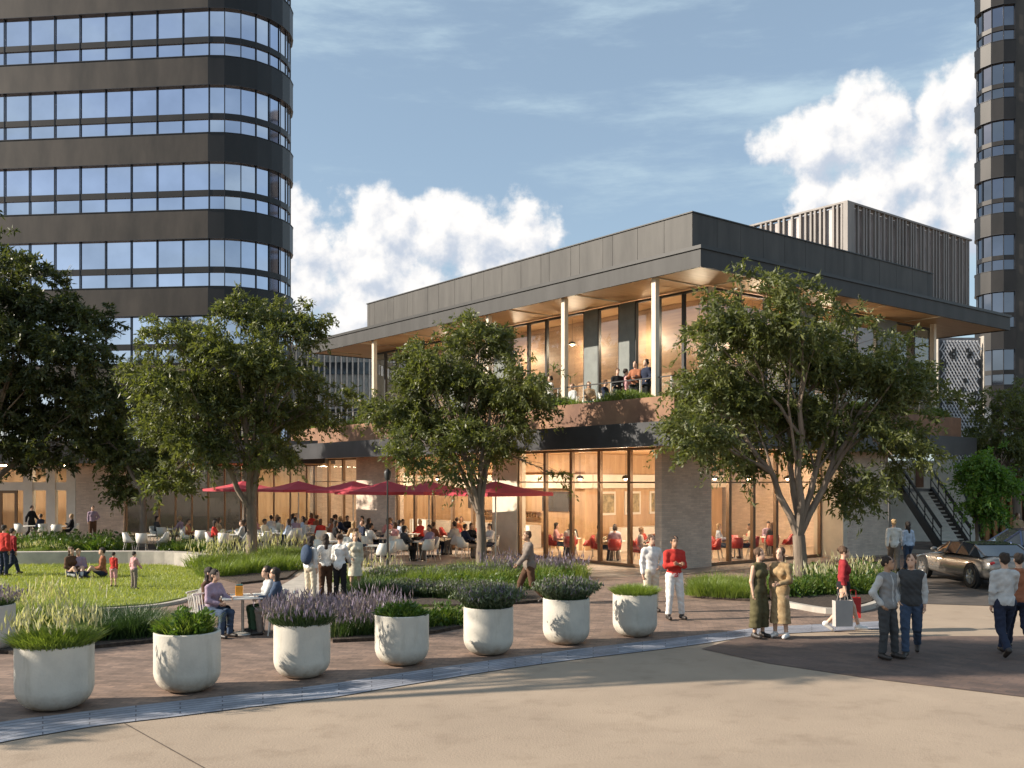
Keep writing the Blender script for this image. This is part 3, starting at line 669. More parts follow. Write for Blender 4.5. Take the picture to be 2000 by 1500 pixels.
# pale slatted building seen between the tower and the pavilion
sb = thing('slatted_building', 'pale building with thin vertical slats seen beyond the far end of the pavilion', 'building', (X_at(555, 72), 72, 0))
b = MB(); b.box(0, 10, 0.3, 8, 0, 13.2); b.build('wall', mat('offwhite_render', (0.66, 0.64, 0.6), 0.8), sb)
b = MB(); [b.box(i * .42, i * .42 + .1, 0, .25, 2.5, 13.4) for i in range(24)]; b.build('slats', mat('slat_grey', (0.42, 0.41, 0.4), 0.6), sb)
b = MB(); [b.box(0, 10, .2, .298, z, z + .9) for z in (4, 7.5, 11)]; b.build('window_band', mat('dark_glass2', (0.08, 0.09, 0.1), 0.1, 0.3), sb)

# ============================================================ STAIR AND WALL TO THE RIGHT
st = thing('open_stair', 'dark steel open tread stair climbing to a landing beside the pavilion', 'staircase', (0, 0, 0))
bl, br_ = Vector((X_at(1838, 43.3), 43.3, 0)), Vector((X_at(1895, 43.3), 43.3, 0))
tlp, trp = Vector((X_at(1762, 46.6), 46.6, 2.62)), Vector((X_at(1818, 46.6), 46.6, 2.62))
M_st = mat('stair_steel', (0.035, 0.028, 0.025), 0.5, 0.3)
b = MB(); N = 15
for i in range(N):
    t = (i + .5) / N; a = bl.lerp(tlp, t); c = br_.lerp(trp, t); b._bar(a + Vector((.03, 0, 0)), c - Vector((.03, 0, 0)), 0.28, 0.05)
b.build('tread', mat('pale_tread', (0.78, 0.72, 0.64), 0.8), st)
for (p, q) in ((bl, tlp), (br_, trp)):
    b = MB(); b._bar(p, q, 0.12, 0.42); s_ = b.build('stringer', M_st, st)
    b = MB(); b._bar(p + Vector((0, 0, 1.0)), q + Vector((0, 0, 1.0)), 0.09, 0.12); b._bar(p + Vector((0, 0, .55)), q + Vector((0, 0, .55)), 0.03, 0.03)
    for i in range(6): t = i / 5; m_ = p.lerp(q, t); b.box(m_.x - .02, m_.x + .02, m_.y - .02, m_.y + .02, m_.z, m_.z + 1.0)
    b.build('handrail', M_st, st)
b = MB(); b.box(tlp.x - .3, trp.x + .1, tlp.y + .02, tlp.y + 1.3, 2.5, 2.7); b.build('landing', mat('landing_grey', (0.28, 0.26, 0.25), 0.7), st)
b = MB(); q1 = Vector((tlp.x - 2.2, tlp.y + .6, 5.4)); b._bar(tlp + Vector((0, .1, 0.05)), q1, 0.12, 0.4); b._bar(tlp + Vector((0, .1, 1.0)), q1 + Vector((0, 0, 1)), 0.09, 0.12); b._bar(tlp + Vector((0, 1.2, 0.05)), q1 + Vector((0, 1.1, 0)), 0.06, 0.3); b.build('upper_flight', M_st, st)
M_sw = mat('white_render', (0.80, 0.76, 0.68), 0.85, var=0.06)
cw = thing('sloping_wall', 'pale concrete wall with a sloping top behind the open stair', 'wall', (0, 0, 0))
xa, xb = X_at(1740, 49), X_at(1850, 49); xc = X_at(1916, 49)
b = MB(); y0, y1 = 49, 49.3
prof = [(xa, 0), (xc, 0), (xb + .2, 4.1), (xa, 4.1)]
vs = [(x, y0, z) for x, z in prof] + [(x, y1, z) for x, z in prof]
b.add(vs, [(0, 1, 2, 3), (7, 6, 5, 4), (0, 4, 5, 1), (1, 5, 6, 2), (2, 6, 7, 3), (3, 7, 4, 0)]); b.build('wall', M_sw, cw)
b = MB(); b.box(X_at(1788, 49), X_at(1803, 49), 48.93, 48.995, 2.75, 3.9); b.build('notice', mat('notice_brown', (0.25, 0.13, 0.08), 0.7), cw)
# timber slat wall at the far right
tb = thing('timber_screen_wall', 'row of orange brown timber slats standing at the far right behind the cars', 'wall', (X_at(1925, 50), 50, 0))
b = MB(); rr = random.Random(9)
for i in range(16): x = i * .42; b.box(x, x + .2, 0, .2, 0, 3.4 + rr.uniform(-.1, .1))
b.build('slat', mat('orange_timber', (0.50, 0.22, 0.07), 0.6, var=0.3, vscale=1.0), tb)
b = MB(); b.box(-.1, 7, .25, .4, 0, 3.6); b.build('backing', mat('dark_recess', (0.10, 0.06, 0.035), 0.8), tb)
# ============================================================ VEGETATION
RN = np.random.default_rng(11)
M_bark = mat('bark', (0.27, 0.21, 0.16), 0.9, col2=(0.12, 0.09, 0.068), vscale=5, bump=0.9, bscale=18, stretch=(1, 1, 0.25))
M_leafA = leaf_mat('tree_leaf', (0.045, 0.062, 0.018), (0.19, 0.205, 0.07), 0.42)
M_leafC = leaf_mat('dark_leaf', (0.028, 0.040, 0.013), (0.11, 0.125, 0.042), 0.35)
M_leafB = leaf_mat('fresh_leaf', (0.06, 0.14, 0.02), (0.16, 0.28, 0.045), 0.4)

def unit(v): return v / np.maximum(np.linalg.norm(v, axis=-1, keepdims=True), 1e-9)
def leaf_quads(pos, d, side, L, Wd):
    """diamond leaves: base, side, tip, side"""
    n = len(pos); V = np.empty((n, 4, 3)); L = L[:, None]; Wd = Wd[:, None]
    V[:, 0] = pos; V[:, 1] = pos + d * L * .45 + side * Wd; V[:, 2] = pos + d * L; V[:, 3] = pos + d * L * .45 - side * Wd
    return V.reshape(-1, 3)
def make_tree(name, label, base, lobes, fork=1.6, nspray=1500, per=26, leafL=0.17, leafW=0.028, mats=None, seed=1, trunk_r=0.17, lean=(0, 0), nlimb=4, group=None, droop=0.75):
    rg = np.random.default_rng(seed); rnd = random.Random(seed); mats = mats or (M_bark, M_leafA)
    t = thing(name, label, 'tree', base, 0, group); lob = np.array(lobes, float)
    vol = (lob[:, 3] * lob[:, 4] * lob[:, 5]) ** (0.8); pr = vol / vol.sum()
    idx = rg.choice(len(lob), int(nspray * 2.6), p=pr)
    u = unit(rg.normal(size=(len(idx), 3))); r = rg.random(len(idx)) ** 0.42
    r = r * (0.86 + 0.28 * rg.random(len(idx)))
    p = lob[idx, :3] + u * r[:, None] * lob[idx, 3:6]
    # clumping: keep where a pseudo-noise is high, so that gaps open up
    ph = rg.random(6) * 6; k = 2.1
    nz = np.sin(p[:, 0] * k * 1.3 + ph[0]) * np.sin(p[:, 1] * k * 1.1 + ph[1]) + np.sin(p[:, 2] * k * 1.7 + ph[2] + p[:, 0]) * .8 + np.sin(p[:, 0] * 4.3 + p[:, 2] * 3.7 + ph[3]) * .45
    keep = nz + rg.normal(size=len(p)) * .35 > -0.08
    p = p[keep][:nspray]; u = u[keep][:nspray]
    # every spray: leaves along a short drooping twig
    td = unit(u * np.array([1, 1, .5]) + rg.normal(size=p.shape) * .55 + np.array([0, 0, 0.25])); n = len(p)
    s = rg.random((n, per)); tl = (0.25 + 0.6 * rg.random(n) ** 1.5)[:, None]
    base_p = p[:, None, :] + td[:, None, :] * (s * tl)[..., None]; base_p[..., 2] -= (s ** 2) * tl * droop * .7
    base_p += rg.normal(size=base_p.shape) * .035
    d = unit(td[:, None, :] * .8 + rg.normal(size=base_p.shape) * .75 + np.array([0, 0, -droop * .8]))
    sd = unit(np.cross(d, rg.normal(size=d.shape)))
    d = d.reshape(-1, 3); sd = sd.reshape(-1, 3); bp = base_p.reshape(-1, 3); m = len(bp)
    Lh = leafL * (0.45 + 1.05 * rg.random(m) ** 1.4); Wh = leafW * (0.7 + .6 * rg.random(m))
    V = leaf_quads(bp, d, sd, Lh, Wh); Q = np.arange(m * 4).reshape(m, 4)
    fast('crown', V, Q, mats[1], t)
    # trunk, limbs and twigs
    b = MB(); f = Vector((lean[0], lean[1], fork))
    pts = [(0, 0, -0.1), (0.02, 0, 0.25), (lean[0] * .5 + .05, lean[1] * .5, fork * .55), tuple(f)]
    b.tube(pts, [trunk_r * 1.5, trunk_r * 1.08, trunk_r * .95, trunk_r * .9], 12)
    order = sorted(range(len(lob)), key=lambda i: -vol[i]); limbs = []
    for j, i in enumerate(order):
        c = Vector(lob[i, :3]); r0 = trunk_r * (.55 if j < nlimb else .32)
        if j < nlimb or not limbs: st_ = f.copy() + Vector((rnd.uniform(-.05, .05), rnd.uniform(-.05, .05), -.1)); r0 = trunk_r * .6
        else:
            best = min(limbs, key=lambda L: (L[len(L) // 2][0] - c).length); st_, r0 = best[len(best) // 2 - 1]; r0 *= .75
        path = []; N = 7
        bend = Vector((rnd.uniform(-.35, .35), rnd.uniform(-.35, .35), rnd.uniform(0.1, .5)))
        for q in range(N + 1):
            tt = q / N; pt = st_.lerp(c, tt) + bend * math.sin(math.pi * tt) * (.6) + Vector((rnd.uniform(-.07, .07), rnd.uniform(-.07, .07), rnd.uniform(-.05, .05))) * (1 if 0 < q else 0)
            path.append((pt, r0 * (1 - .72 * tt)))
        limbs.append(path); b.tube([x[0] for x in path], [x[1] for x in path], 7)
        for q in range(7):
            k0 = rnd.randint(2, N - 1); s0, rr0 = path[k0]; uu = Vector(unit(rg.normal(size=3))); e = Vector(lob[i, :3]) + Vector((uu.x * lob[i, 3], uu.y * lob[i, 4], uu.z * lob[i, 5])) * .85
            mid = s0.lerp(e, .5) + Vector((rnd.uniform(-.2, .2), rnd.uniform(-.2, .2), rnd.uniform(0, .25)))
            b.tube([s0, mid, e], [rr0 * .55, rr0 * .33, 0.008], 5)
    b.build('trunk', mats[0], t, True)
    return t
def px_lobes(bx, Y, lst, depth=1.0, seed=0):
    rnd = random.Random(seed); s = Y / F; out = []
    for x, y, r in lst:
        rm = r * s; out.append(((x - bx) * s, rnd.uniform(-1, 1) * depth, Z_at(y, Y), rm * 1.0, rm * rnd.uniform(.9, 1.2), rm * .85))
    return out
make_tree('olive_tree', 'large multi stemmed green tree in front of the right facade of the pavilion', (X_at(1560, 27.2), 27.2, 0.05),
    px_lobes(1560, 27.2, [(1450, 610, 78), (1410, 690, 80), (1400, 790, 95), (1345, 850, 60), (1550, 640, 85), (1560, 740, 105), (1660, 670, 80), (1660, 790, 95), (1745, 720, 80), (1790, 800, 70), (1510, 840, 85), (1640, 880, 60), (1730, 900, 70), (1700, 960, 45), (1440, 900, 45)], 1.4, 3),
    fork=1.5, nspray=2600, per=27, seed=4, trunk_r=0.19, nlimb=5)
make_tree('olive_tree', 'green multi stemmed tree in front of the left facade, beside the rust coloured balcony edge', (X_at(938, 32.6), 32.6, 0.05),
    px_lobes(938, 32.6, [(930, 670, 62), (850, 710, 70), (960, 740, 75), (1035, 745, 50), (770, 790, 62), (850, 810, 80), (950, 830, 75), (1030, 810, 50), (810, 880, 50), (900, 900, 50), (720, 830, 32), (985, 900, 38), (1087, 935, 20)], 1.2, 5),
    fork=1.9, nspray=2200, per=26, seed=6, trunk_r=0.17, nlimb=4)
make_tree('olive_tree', 'green multi stemmed tree rising from the bed between the lawn and the dining terrace', (X_at(490, 36.5), 36.5, 0.05),
    px_lobes(490, 36.5, [(470, 620, 48), (550, 620, 58), (600, 640, 36), (480, 700, 75), (580, 710, 62), (360, 680, 55), (300, 740, 48), (380, 780, 85), (500, 800, 85), (610, 790, 60), (660, 790, 30), (310, 840, 50), (400, 880, 60), (540, 880, 50), (345, 945, 38), (460, 740, 60)], 1.5, 7),
    fork=2.1, nspray=2700, per=27, seed=9, trunk_r=0.2, nlimb=4, leafL=.19, leafW=.033)
make_tree('dark_tree', 'huge dark leafy tree filling the left edge of the view above the lawn', (X_at(-60, 44.5), 44.5, 0.05),
    px_lobes(-60, 44.5, [(-8, 395, 22), (-60, 470, 50), (50, 570, 85), (-40, 620, 110), (130, 640, 75), (60, 700, 100), (175, 700, 62), (-100, 740, 120), (150, 790, 90), (40, 810, 90), (200, 790, 45), (60, 880, 55), (140, 870, 48), (-80, 860, 80), (-180, 650, 110)], 1.8, 11),
    fork=2.2, nspray=4600, per=27, seed=13, trunk_r=0.28, nlimb=5, leafL=.25, leafW=.046, mats=(M_bark, M_leafC))
make_tree('small_tree', 'smaller dark tree with low crown standing in the back bed in front of the shopfronts', (X_at(278, 44), 44, 0.05),
    px_lobes(278, 44, [(250, 900, 42), (300, 880, 50), (235, 955, 34), (330, 900, 40), (200, 860, 50)], .8, 15), fork=2.3, nspray=700, per=20, seed=15, trunk_r=0.16, nlimb=3, leafL=.22, leafW=.045)
make_tree('dark_tree', 'dark leafy tree behind the parked cars at the right edge of the view', (X_at(1985, 44), 44, 0.05),
    px_lobes(1985, 44, [(1950, 800, 55), (1990, 850, 70), (1960, 890, 60), (2060, 800, 90), (1930, 850, 40), (2080, 900, 80)], 1.2, 17), fork=2.4, nspray=1000, per=22, seed=17, trunk_r=0.2, nlimb=4, leafL=.2, leafW=.036)
make_tree('young_tree', 'small bright green tree with slim trunk in front of the sloping pale wall', (X_at(1906, 38), 38, 0.05),
    px_lobes(1906, 38, [(1918, 925, 34), (1950, 950, 36), (1912, 975, 28), (1945, 900, 32), (1925, 1000, 22)], .6, 19), fork=1.5, nspray=650, per=22, seed=19, trunk_r=0.07, nlimb=3, mats=(M_bark, M_leafB), leafL=.17, leafW=.035)
# trees at the left that shade the plaza; both stand out of view
def ball_lobes(cz, r, n, seed):
    rnd = random.Random(seed); return [(rnd.uniform(-r, r) * .7, rnd.uniform(-r, r) * .7, cz + rnd.uniform(-r, r) * .5, r * .5, r * .5, r * .42) for _ in range(n)]
make_tree('dark_tree', 'leafy tree out of view on the left whose shade reaches the paving joint', (-15.5, 11.3, 0), ball_lobes(4.9, .9, 5, 2), fork=2.4, nspray=300, per=20, seed=24, trunk_r=0.12, leafL=.2, leafW=.04)
make_tree('dark_tree', 'tall tree out of view on the left whose shade crosses the dark pavers', (-13.2, 10.8, 0), [(0, 3.5, 7.9, 1.1, .9, .8), (.3, 4.0, 8.8, 1.3, 1.0, .9), (-.3, 3.3, 9.6, 1.3, 1.1, .9), (.2, 3.9, 10.5, 1.2, 1.2, .9), (0, 4.1, 9.3, .9, .8, .8), (.1, 3.5, 11.4, 1.0, 1.1, .8), (.1, 3.9, 12.4, 1.0, 1.1, .8)], fork=4.2, nspray=3200, per=20, seed=25, trunk_r=0.16, leafL=.2, leafW=.045, lean=(0, 1.2))

# ---- clumps
M_blade = leaf_mat('grass_blade', (0.09, 0.15, 0.028), (0.30, 0.36, 0.085), 0.4)
M_bladeD = leaf_mat('deep_blade', (0.022, 0.05, 0.02), (0.07, 0.12, 0.04), 0.3)
M_sage = leaf_mat('sage_leaf', (0.08, 0.11, 0.06), (0.22, 0.26, 0.16), 0.3)
M_lav = leaf_mat('lavender_spike', (0.16, 0.12, 0.21), (0.38, 0.32, 0.42), 0.3)
M_plume = leaf_mat('pale_plume', (0.45, 0.42, 0.30), (0.75, 0.72, 0.58), 0.4)
M_shrub = leaf_mat('shrub_leaf', (0.035, 0.08, 0.015), (0.11, 0.18, 0.03), 0.35)
def blades(rg, n, rad, h, w, lean=0.45, hvar=0.35, flat=1.0):
    """tapered two-segment blades; returns V (n*5), F quads (as tri-fans made of quads)"""
    a = rg.random(n) * 2 * np.pi; r = rad * np.sqrt(rg.random(n)); p = np.stack([r * np.cos(a), r * np.sin(a), np.zeros(n)], 1)
    out = unit(np.stack([np.cos(a), np.sin(a), np.zeros(n)], 1) + rg.normal(size=(n, 3)) * [.6, .6, 0])
    H = h * (1 - hvar * rg.random(n)) * (1 - .35 * (r / rad) ** 2 * flat); ln_ = lean * (0.3 + r / rad) * (.5 + rg.random(n))
    s = unit(np.cross(out, [0, 0, 1.]) + rg.normal(size=(n, 3)) * [.7, .7, 0]); wv = (w * (.7 + .6 * rg.random(n)))[:, None]
    mid = p + out * (H * ln_ * .35)[:, None] + np.array([0, 0, 1.]) * (H * .6)[:, None]
    tip = p + out * (H * ln_)[:, None] + np.array([0, 0, 1.]) * H[:, None]
    V = np.stack([p - s * wv, p + s * wv, mid + s * wv * .7, mid - s * wv * .7, tip + s * wv * .12, tip - s * wv * .12], 1)
    Q = np.array([[0, 1, 2, 3], [3, 2, 4, 5]])[None] + (np.arange(n) * 6)[:, None, None]
    return V.reshape(-1, 3), Q.reshape(-1, 4), tip, mid
def spikes(rg, tips, L, w, up=1.0):
    n = len(tips); d = unit(np.array([0, 0, 1.]) * up + rg.normal(size=(n, 3)) * .25); Vs = []; 
    for k in range(3):
        s = unit(np.cross(d, rg.normal(size=(n, 3)))); Vs.append(leaf_quads(tips - d * .02, d, s, L * (.6 + .8 * rg.random(n)), w * np.ones(n)))
    V = np.concatenate(Vs); return V, np.arange(len(V)).reshape(-1, 4)
def join(*parts):
    V = []; Q = []; mi = []; o = 0
    for k, (v, q) in enumerate(parts): V.append(v); Q.append(q + o); mi += [k] * len(q); o += len(v)
    return np.concatenate(V), np.concatenate(Q), mi
def clump_mesh(kind, rad, h, dens, seed, stretch=(1, 1)):
    rg = np.random.default_rng(seed); n = int(dens)
    if kind == 'grass': v, q, t, m = blades(rg, n, rad, h, .008, .7); P = [(v, q)]; ms = [M_blade]
    elif kind == 'deep': v, q, t, m = blades(rg, n, rad, h, .008, .8); P = [(v, q)]; ms = [M_bladeD]
    elif kind == 'plume':
        v, q, t, m = blades(rg, n, rad, h * .7, .008, .7); v2, q2, t2, m2 = blades(rg, n // 12, rad * .8, h * 1.15, .003, .5); v3, q3 = spikes(rg, t2, h * .26, .014); P = [(v, q), (v2, q2), (v3, q3)]; ms = [M_blade, M_blade, M_plume]
    elif kind == 'lavender':
        v, q, t, m = blades(rg, n, rad, h * .6, .008, .6); v2, q2, t2, m2 = blades(rg, n // 3, rad * .95, h, .003, .6, .5); v3, q3 = spikes(rg, t2 * [1, 1, .98], h * .19, .012); P = [(v, q), (v2, q2), (v3, q3)]; ms = [M_bladeD, M_sage, M_lav]
    elif kind == 'sage':
        v, q, t, m = blades(rg, n, rad, h * .9, .009, .7); rg2 = rg; v3, q3 = spikes(rg, np.concatenate([t, m]), h * .16, .015, .4); v4, q4 = spikes(rg, t[::5], h * .2, .012); P = [(v, q), (v3, q3), (v4, q4)]; ms = [M_bladeD, M_sage, M_lav]
    else:
        u = unit(rg.normal(size=(n * 2, 3)) * [1, 1, .8]); u[:, 2] = np.abs(u[:, 2]); rr = rg.random(n * 2) ** .35
        c = u * rr[:, None] * [rad, rad, h * .85] * (0.85 + .3 * np.sin(u[:, :1] * 7 + u[:, 1:2] * 5)); d = unit(u + rg.normal(size=c.shape) * .7); s = unit(np.cross(d, rg.normal(size=d.shape)))
        v = leaf_quads(c, d, s, .09 * (.6 + .8 * rg.random(n * 2)), .022 * (.7 + .6 * rg.random(n * 2))); q = np.arange(len(v)).reshape(-1, 4); v1, q1, t, m = blades(rg, n // 3, rad * .8, h * .95, .008, .7); P = [(v, q), (v1, q1)]; ms = [M_shrub, M_blade]
    V, Q, mi = join(*P); V = V * [stretch[0], stretch[1], 1]
    return V, Q, mi, ms

# ---- concrete planters with plants (each its own plant)
M_pot = mat('planter_concrete', (0.62, 0.58, 0.50), 0.8, col2=(0.48, 0.45, 0.39), vscale=2.2, bump=0.25, bscale=25)
overlay(M_pot, 7, 0.45, 0.7, (0.55, 0.45, 0.36), zramp=(0.0, 0.28)); overlay(M_pot, 3.5, 0.55, 0.75, (0.82, 0.80, 0.76), stretch=(1.6, 1.6, .35))
def planter(Xc, Yc, D, H, kind, h, dens, label, seed, spread=1.0, rz=0.0):
    t = thing('planter', label, 'planter', (Xc, Yc, 0.006), seed * 1.3, 'row of round bottomed concrete planters'); r = D / 2
    prof = [(0.001, 0.0), (r * .42, 0.0)] + [(r * .42 + r * .58 * math.sin(a), 0.0 + r * .62 * (1 - math.cos(a))) for a in [math.pi / 2 * k / 8 for k in range(1, 9)]] + [(r, H * .8), (r, H - .012), (r - .012, H), (r - .045, H), (r - .055, H - .012), (r - .055, H - .12)]
    b = MB(); b.lathe(prof, 48); b.build('pot', M_pot, t, True)
    b = MB(); b.lathe([(0.001, H - .07), (r - .05, H - .07)], 32); b.build('soil', M_mulch, t)
    V, Q, mi, ms = clump_mesh(kind, r * .86 * spread, h, dens, seed); V[:, 2] += H - .08
    # plants in the pot lean out over the rim
    rr_ = np.hypot(V[:, 0], V[:, 1]); over = V[:, 2] < H + .02; lim = (r - .06) / np.maximum(rr_, 1e-6); sc = np.where(over & (lim < 1), lim, 1); V[:, 0] *= sc; V[:, 1] *= sc
    fast('plant', V, Q, ms, t, mi=mi)
planter(X_at(107, 13.2), 13.2, 1.0, .87, 'plume', .52, 2600, 'concrete planter of tall bright grass with pale plumes, nearest the camera', 1, 1.15)
planter(X_at(366, 14.3), 14.3, .95, .87, 'shrub', .44, 1500, 'concrete planter of leafy green shrub, second from the left of the row', 2, 1.05)
planter(X_at(590, 15.3), 15.3, .88, .85, 'lavender', .56, 1900, 'concrete planter overflowing with purple lavender', 3, 1.2)
planter(X_at(785, 16.35), 16.35, .91, .84, 'shrub', .28, 1300, 'concrete planter of low dark green shrub between the lavender and the sage planters', 4, 1.1)
planter(X_at(954, 17.3), 17.3, .89, .84, 'sage', .50, 1300, 'concrete planter of grey green sage, in front of the tree on the left facade', 5, 1.0)
planter(X_at(1106, 18.4), 18.4, .89, .86, 'sage', .50, 1300, 'concrete planter of spiky pale mauve sage behind which the blazer man walks', 6, 1.0)
planter(X_at(1240, 19.3), 19.3, .88, .84, 'grass', .30, 2200, 'concrete planter of short bright grass beside the man in the red sweater', 7, 1.1)
planter(X_at(-22, 17.6), 17.6, .88, .84, 'lavender', .42, 1300, 'concrete planter cut off by the left edge of the view behind the nearest one', 8, 1.1)

# ---- planting: clumps copied through the beds
PROTO = {}
def clump(kind, var):
    key = (kind, var)
    V, Q, mi, ms = clump_mesh(kind, .42, {'grass': .5, 'deep': .5, 'plume': .62, 'lavender': .6, 'sage': .5, 'shrub': .5}[kind], 340 if kind != 'shrub' else 300, 50 + var + len(kind) * 3)
    o = fast({'grass': 'grass_clump', 'deep': 'grass_clump', 'plume': 'feather_grass', 'lavender': 'lavender', 'sage': 'sage_bush', 'shrub': 'shrub'}[kind], V, Q, ms, None, mi=mi); return o
def plant_at(kind, x, y, s, label, group, rnd):
    var = rnd.randint(0, 1); key = (kind, var)
    if key not in PROTO: PROTO[key] = clump(kind, var); o = PROTO[key]
    else: o = PROTO[key].copy(); col.objects.link(o)
    p = G(x, y); o.location = (p.x, p.y, 0.06); o.rotation_euler = (0, 0, rnd.uniform(0, 6.28)); o.scale = (s, s, s * rnd.uniform(.9, 1.15))
    tag(o, label, 'plant', group, 'thing')
def row(kind, a, c, n, s, label, group, seed, jit=6, rows=1, dy=8):
    rnd = random.Random(seed)
    for j in range(rows):
        for i in range(n):
            t = (i + .5) / n; plant_at(kind, a[0] + (c[0] - a[0]) * t + rnd.uniform(-jit, jit), a[1] + (c[1] - a[1]) * t - j * dy + rnd.uniform(-2, 2), s * rnd.uniform(.8, 1.2), label, group, rnd)
row('shrub', (-60, 1079), (250, 1080), 10, 1.5, 'low green shrub in the bed behind the seat wall, left of the lone table', 'shrubs along the back bed', 1, rows=2)
row('plume', (20, 1084), (130, 1084), 5, .8, 'short pale grass at the left end of the bed behind the seat wall', 'pale grasses at the left end of the back bed', 2)
row('shrub', (320, 1080), (440, 1078), 5, 1.2, 'dark green shrub in the back bed right of the lone white table', 'shrubs at the right end of the back bed', 3)
row('plume', (320, 1076), (440, 1074), 5, 1.1, 'pale flowering grass in the back bed right of the lone white table', 'pale grasses at the right end of the back bed', 4)
row('plume', (385, 1112), (470, 1108), 6, 1.15, 'white flowered clump at the left foot of the tree by the lawn', 'white flowers left of the lawn tree', 5)
row('grass', (400, 1128), (590, 1112), 9, 1.1, 'bright green grass clump round the foot of the tree by the lawn', 'bright grasses round the lawn tree', 6, rows=2, dy=14)
row('plume', (500, 1098), (590, 1092), 5, 1.3, 'tall pale grass right of the tree by the lawn', 'pale grasses right of the lawn tree', 7)
row('grass', (735, 1150), (1130, 1134), 13, 1.0, 'bright green grass clump in the middle bed behind the planters', 'bright grasses in the middle bed', 8, jit=14, rows=2, dy=14)
row('shrub', (760, 1162), (1120, 1150), 12, .9, 'low leafy shrub among the grasses of the middle bed', 'low shrubs in the middle bed', 28, jit=16)
row('sage', (740, 1144), (1100, 1130), 9, .9, 'silvery bush among the grasses of the middle bed', 'silvery bushes in the middle bed', 29, jit=16)
row('deep', (690, 1166), (750, 1168), 4, 1.05, 'dark low clump at the left end of the middle bed', 'dark clumps at the left end of the middle bed', 9)
row('sage', (785, 1166), (860, 1168), 5, .9, 'grey mauve bush at the front left of the middle bed', 'mauve bushes at the front of the middle bed', 10)
row('lavender', (975, 1132), (1130, 1128), 8, 1.15, 'tall mauve flowers in front of the glass wall, right of the left facade tree', 'mauve flowers along the terrace edge', 11)
row('plume', (660, 1140), (760, 1138), 5, .9, 'pale grass behind the dark clumps of the middle bed', 'pale grasses in the middle bed', 12)
row('sage', (880, 1172), (1000, 1172), 6, .8, 'grey green bush along the front edge of the middle bed', 'sage along the middle bed', 13)
row('deep', (175, 1254), (300, 1244), 8, 1.0, 'dark green grass clump between the two nearest planters', 'dark grasses between the two nearest planters', 14, rows=2, dy=14)
row('plume', (-60, 1232), (150, 1226), 9, 1.1, 'tall pale grass behind the nearest planter', 'tall grasses behind the nearest planter', 15)
row('lavender', (655, 1246), (735, 1236), 5, 1.15, 'lavender clump on the ground right of the lavender planter', 'lavender clumps between the planters', 16, rows=2, dy=12)
row('shrub', (760, 1236), (900, 1220), 7, 1.0, 'dark green shrub behind the gap between the low shrub planter and the sage planter', 'dark shrubs behind the planters', 17)
row('grass', (1362, 1166), (1475, 1170), 7, .95, 'bright grass clump in the bed at the foot of the brick pier', 'grasses below the brick pier', 18, rows=2, dy=12)
row('shrub', (1500, 1168), (1720, 1160), 11, 1.05, 'leafy green plant round the foot of the right tree', 'leafy plants under the right tree', 19, rows=3, dy=13)
row('plume', (1570, 1160), (1710, 1150), 8, 1.0, 'white flowering clump round the foot of the right tree', 'white flowers under the right tree', 20)
row('plume', (1630, 1130), (1720, 1126), 5, .9, 'pale grass behind the right tree by the brick wall', 'pale grasses by the brick wall', 21)
# balcony planting: dense trailing greenery, one mass per planter run
rg = np.random.default_rng(77); n = 44000
u_ = np.concatenate([rg.random(n // 2) * 28 - 1.15, np.full(n // 2, 0) - 1.1 + rg.random(n // 2) * .45]); v_ = np.concatenate([-0.62 + rg.random(n // 2) * .45, rg.random(n // 2) * 18.4 - .65])
z_ = 5.72 + rg.random(n) * .42 * (0.6 + .5 * np.sin(u_ * 1.7 + v_ * 2.1)); P_ = np.stack([v_, u_, z_], 1)
d_ = unit(np.array([0, 0, .9]) + rg.normal(size=(n, 3)) * .55); s_ = unit(np.cross(d_, rg.normal(size=(n, 3))))
V_ = leaf_quads(P_, d_, s_, .16 * (.5 + rg.random(n)), .014 * (.6 + rg.random(n))); o = fast('balcony_greenery', V_, np.arange(len(V_)).reshape(-1, 4), M_plantl, None); o.location = C0; o.rotation_euler = (0, 0, RZ); tag(o, kind='stuff')
# lawn grass blades
def in_poly(x, y, poly):
    c = np.zeros(len(x), bool); j = len(poly) - 1
    for i in range(len(poly)):
        xi, yi = poly[i]; xj, yj = poly[j]
        c ^= ((yi > y) != (yj > y)) & (x < (xj - xi) * (y - yi) / (yj - yi + 1e-12) + xi); j = i
    return c
rg = np.random.default_rng(5); n = 60000; xs = rg.uniform(-20, -6.5, n); ys = rg.uniform(22, 36, n); k = in_poly(xs, ys, LP); xs, ys = xs[k], ys[k]; n = len(xs)
v, q, t, m = blades(rg, n, .001, .085, .006, .5, .5, 0.0); v = v.reshape(n, 6, 3) + np.stack([xs, ys, np.full(n, .05)], 1)[:, None]
o = fast('lawn_grass', v.reshape(-1, 3), q, leaf_mat('lawn_blade', (0.20, 0.25, 0.035), (0.38, 0.39, 0.075), .4), None); tag(o, kind='stuff')
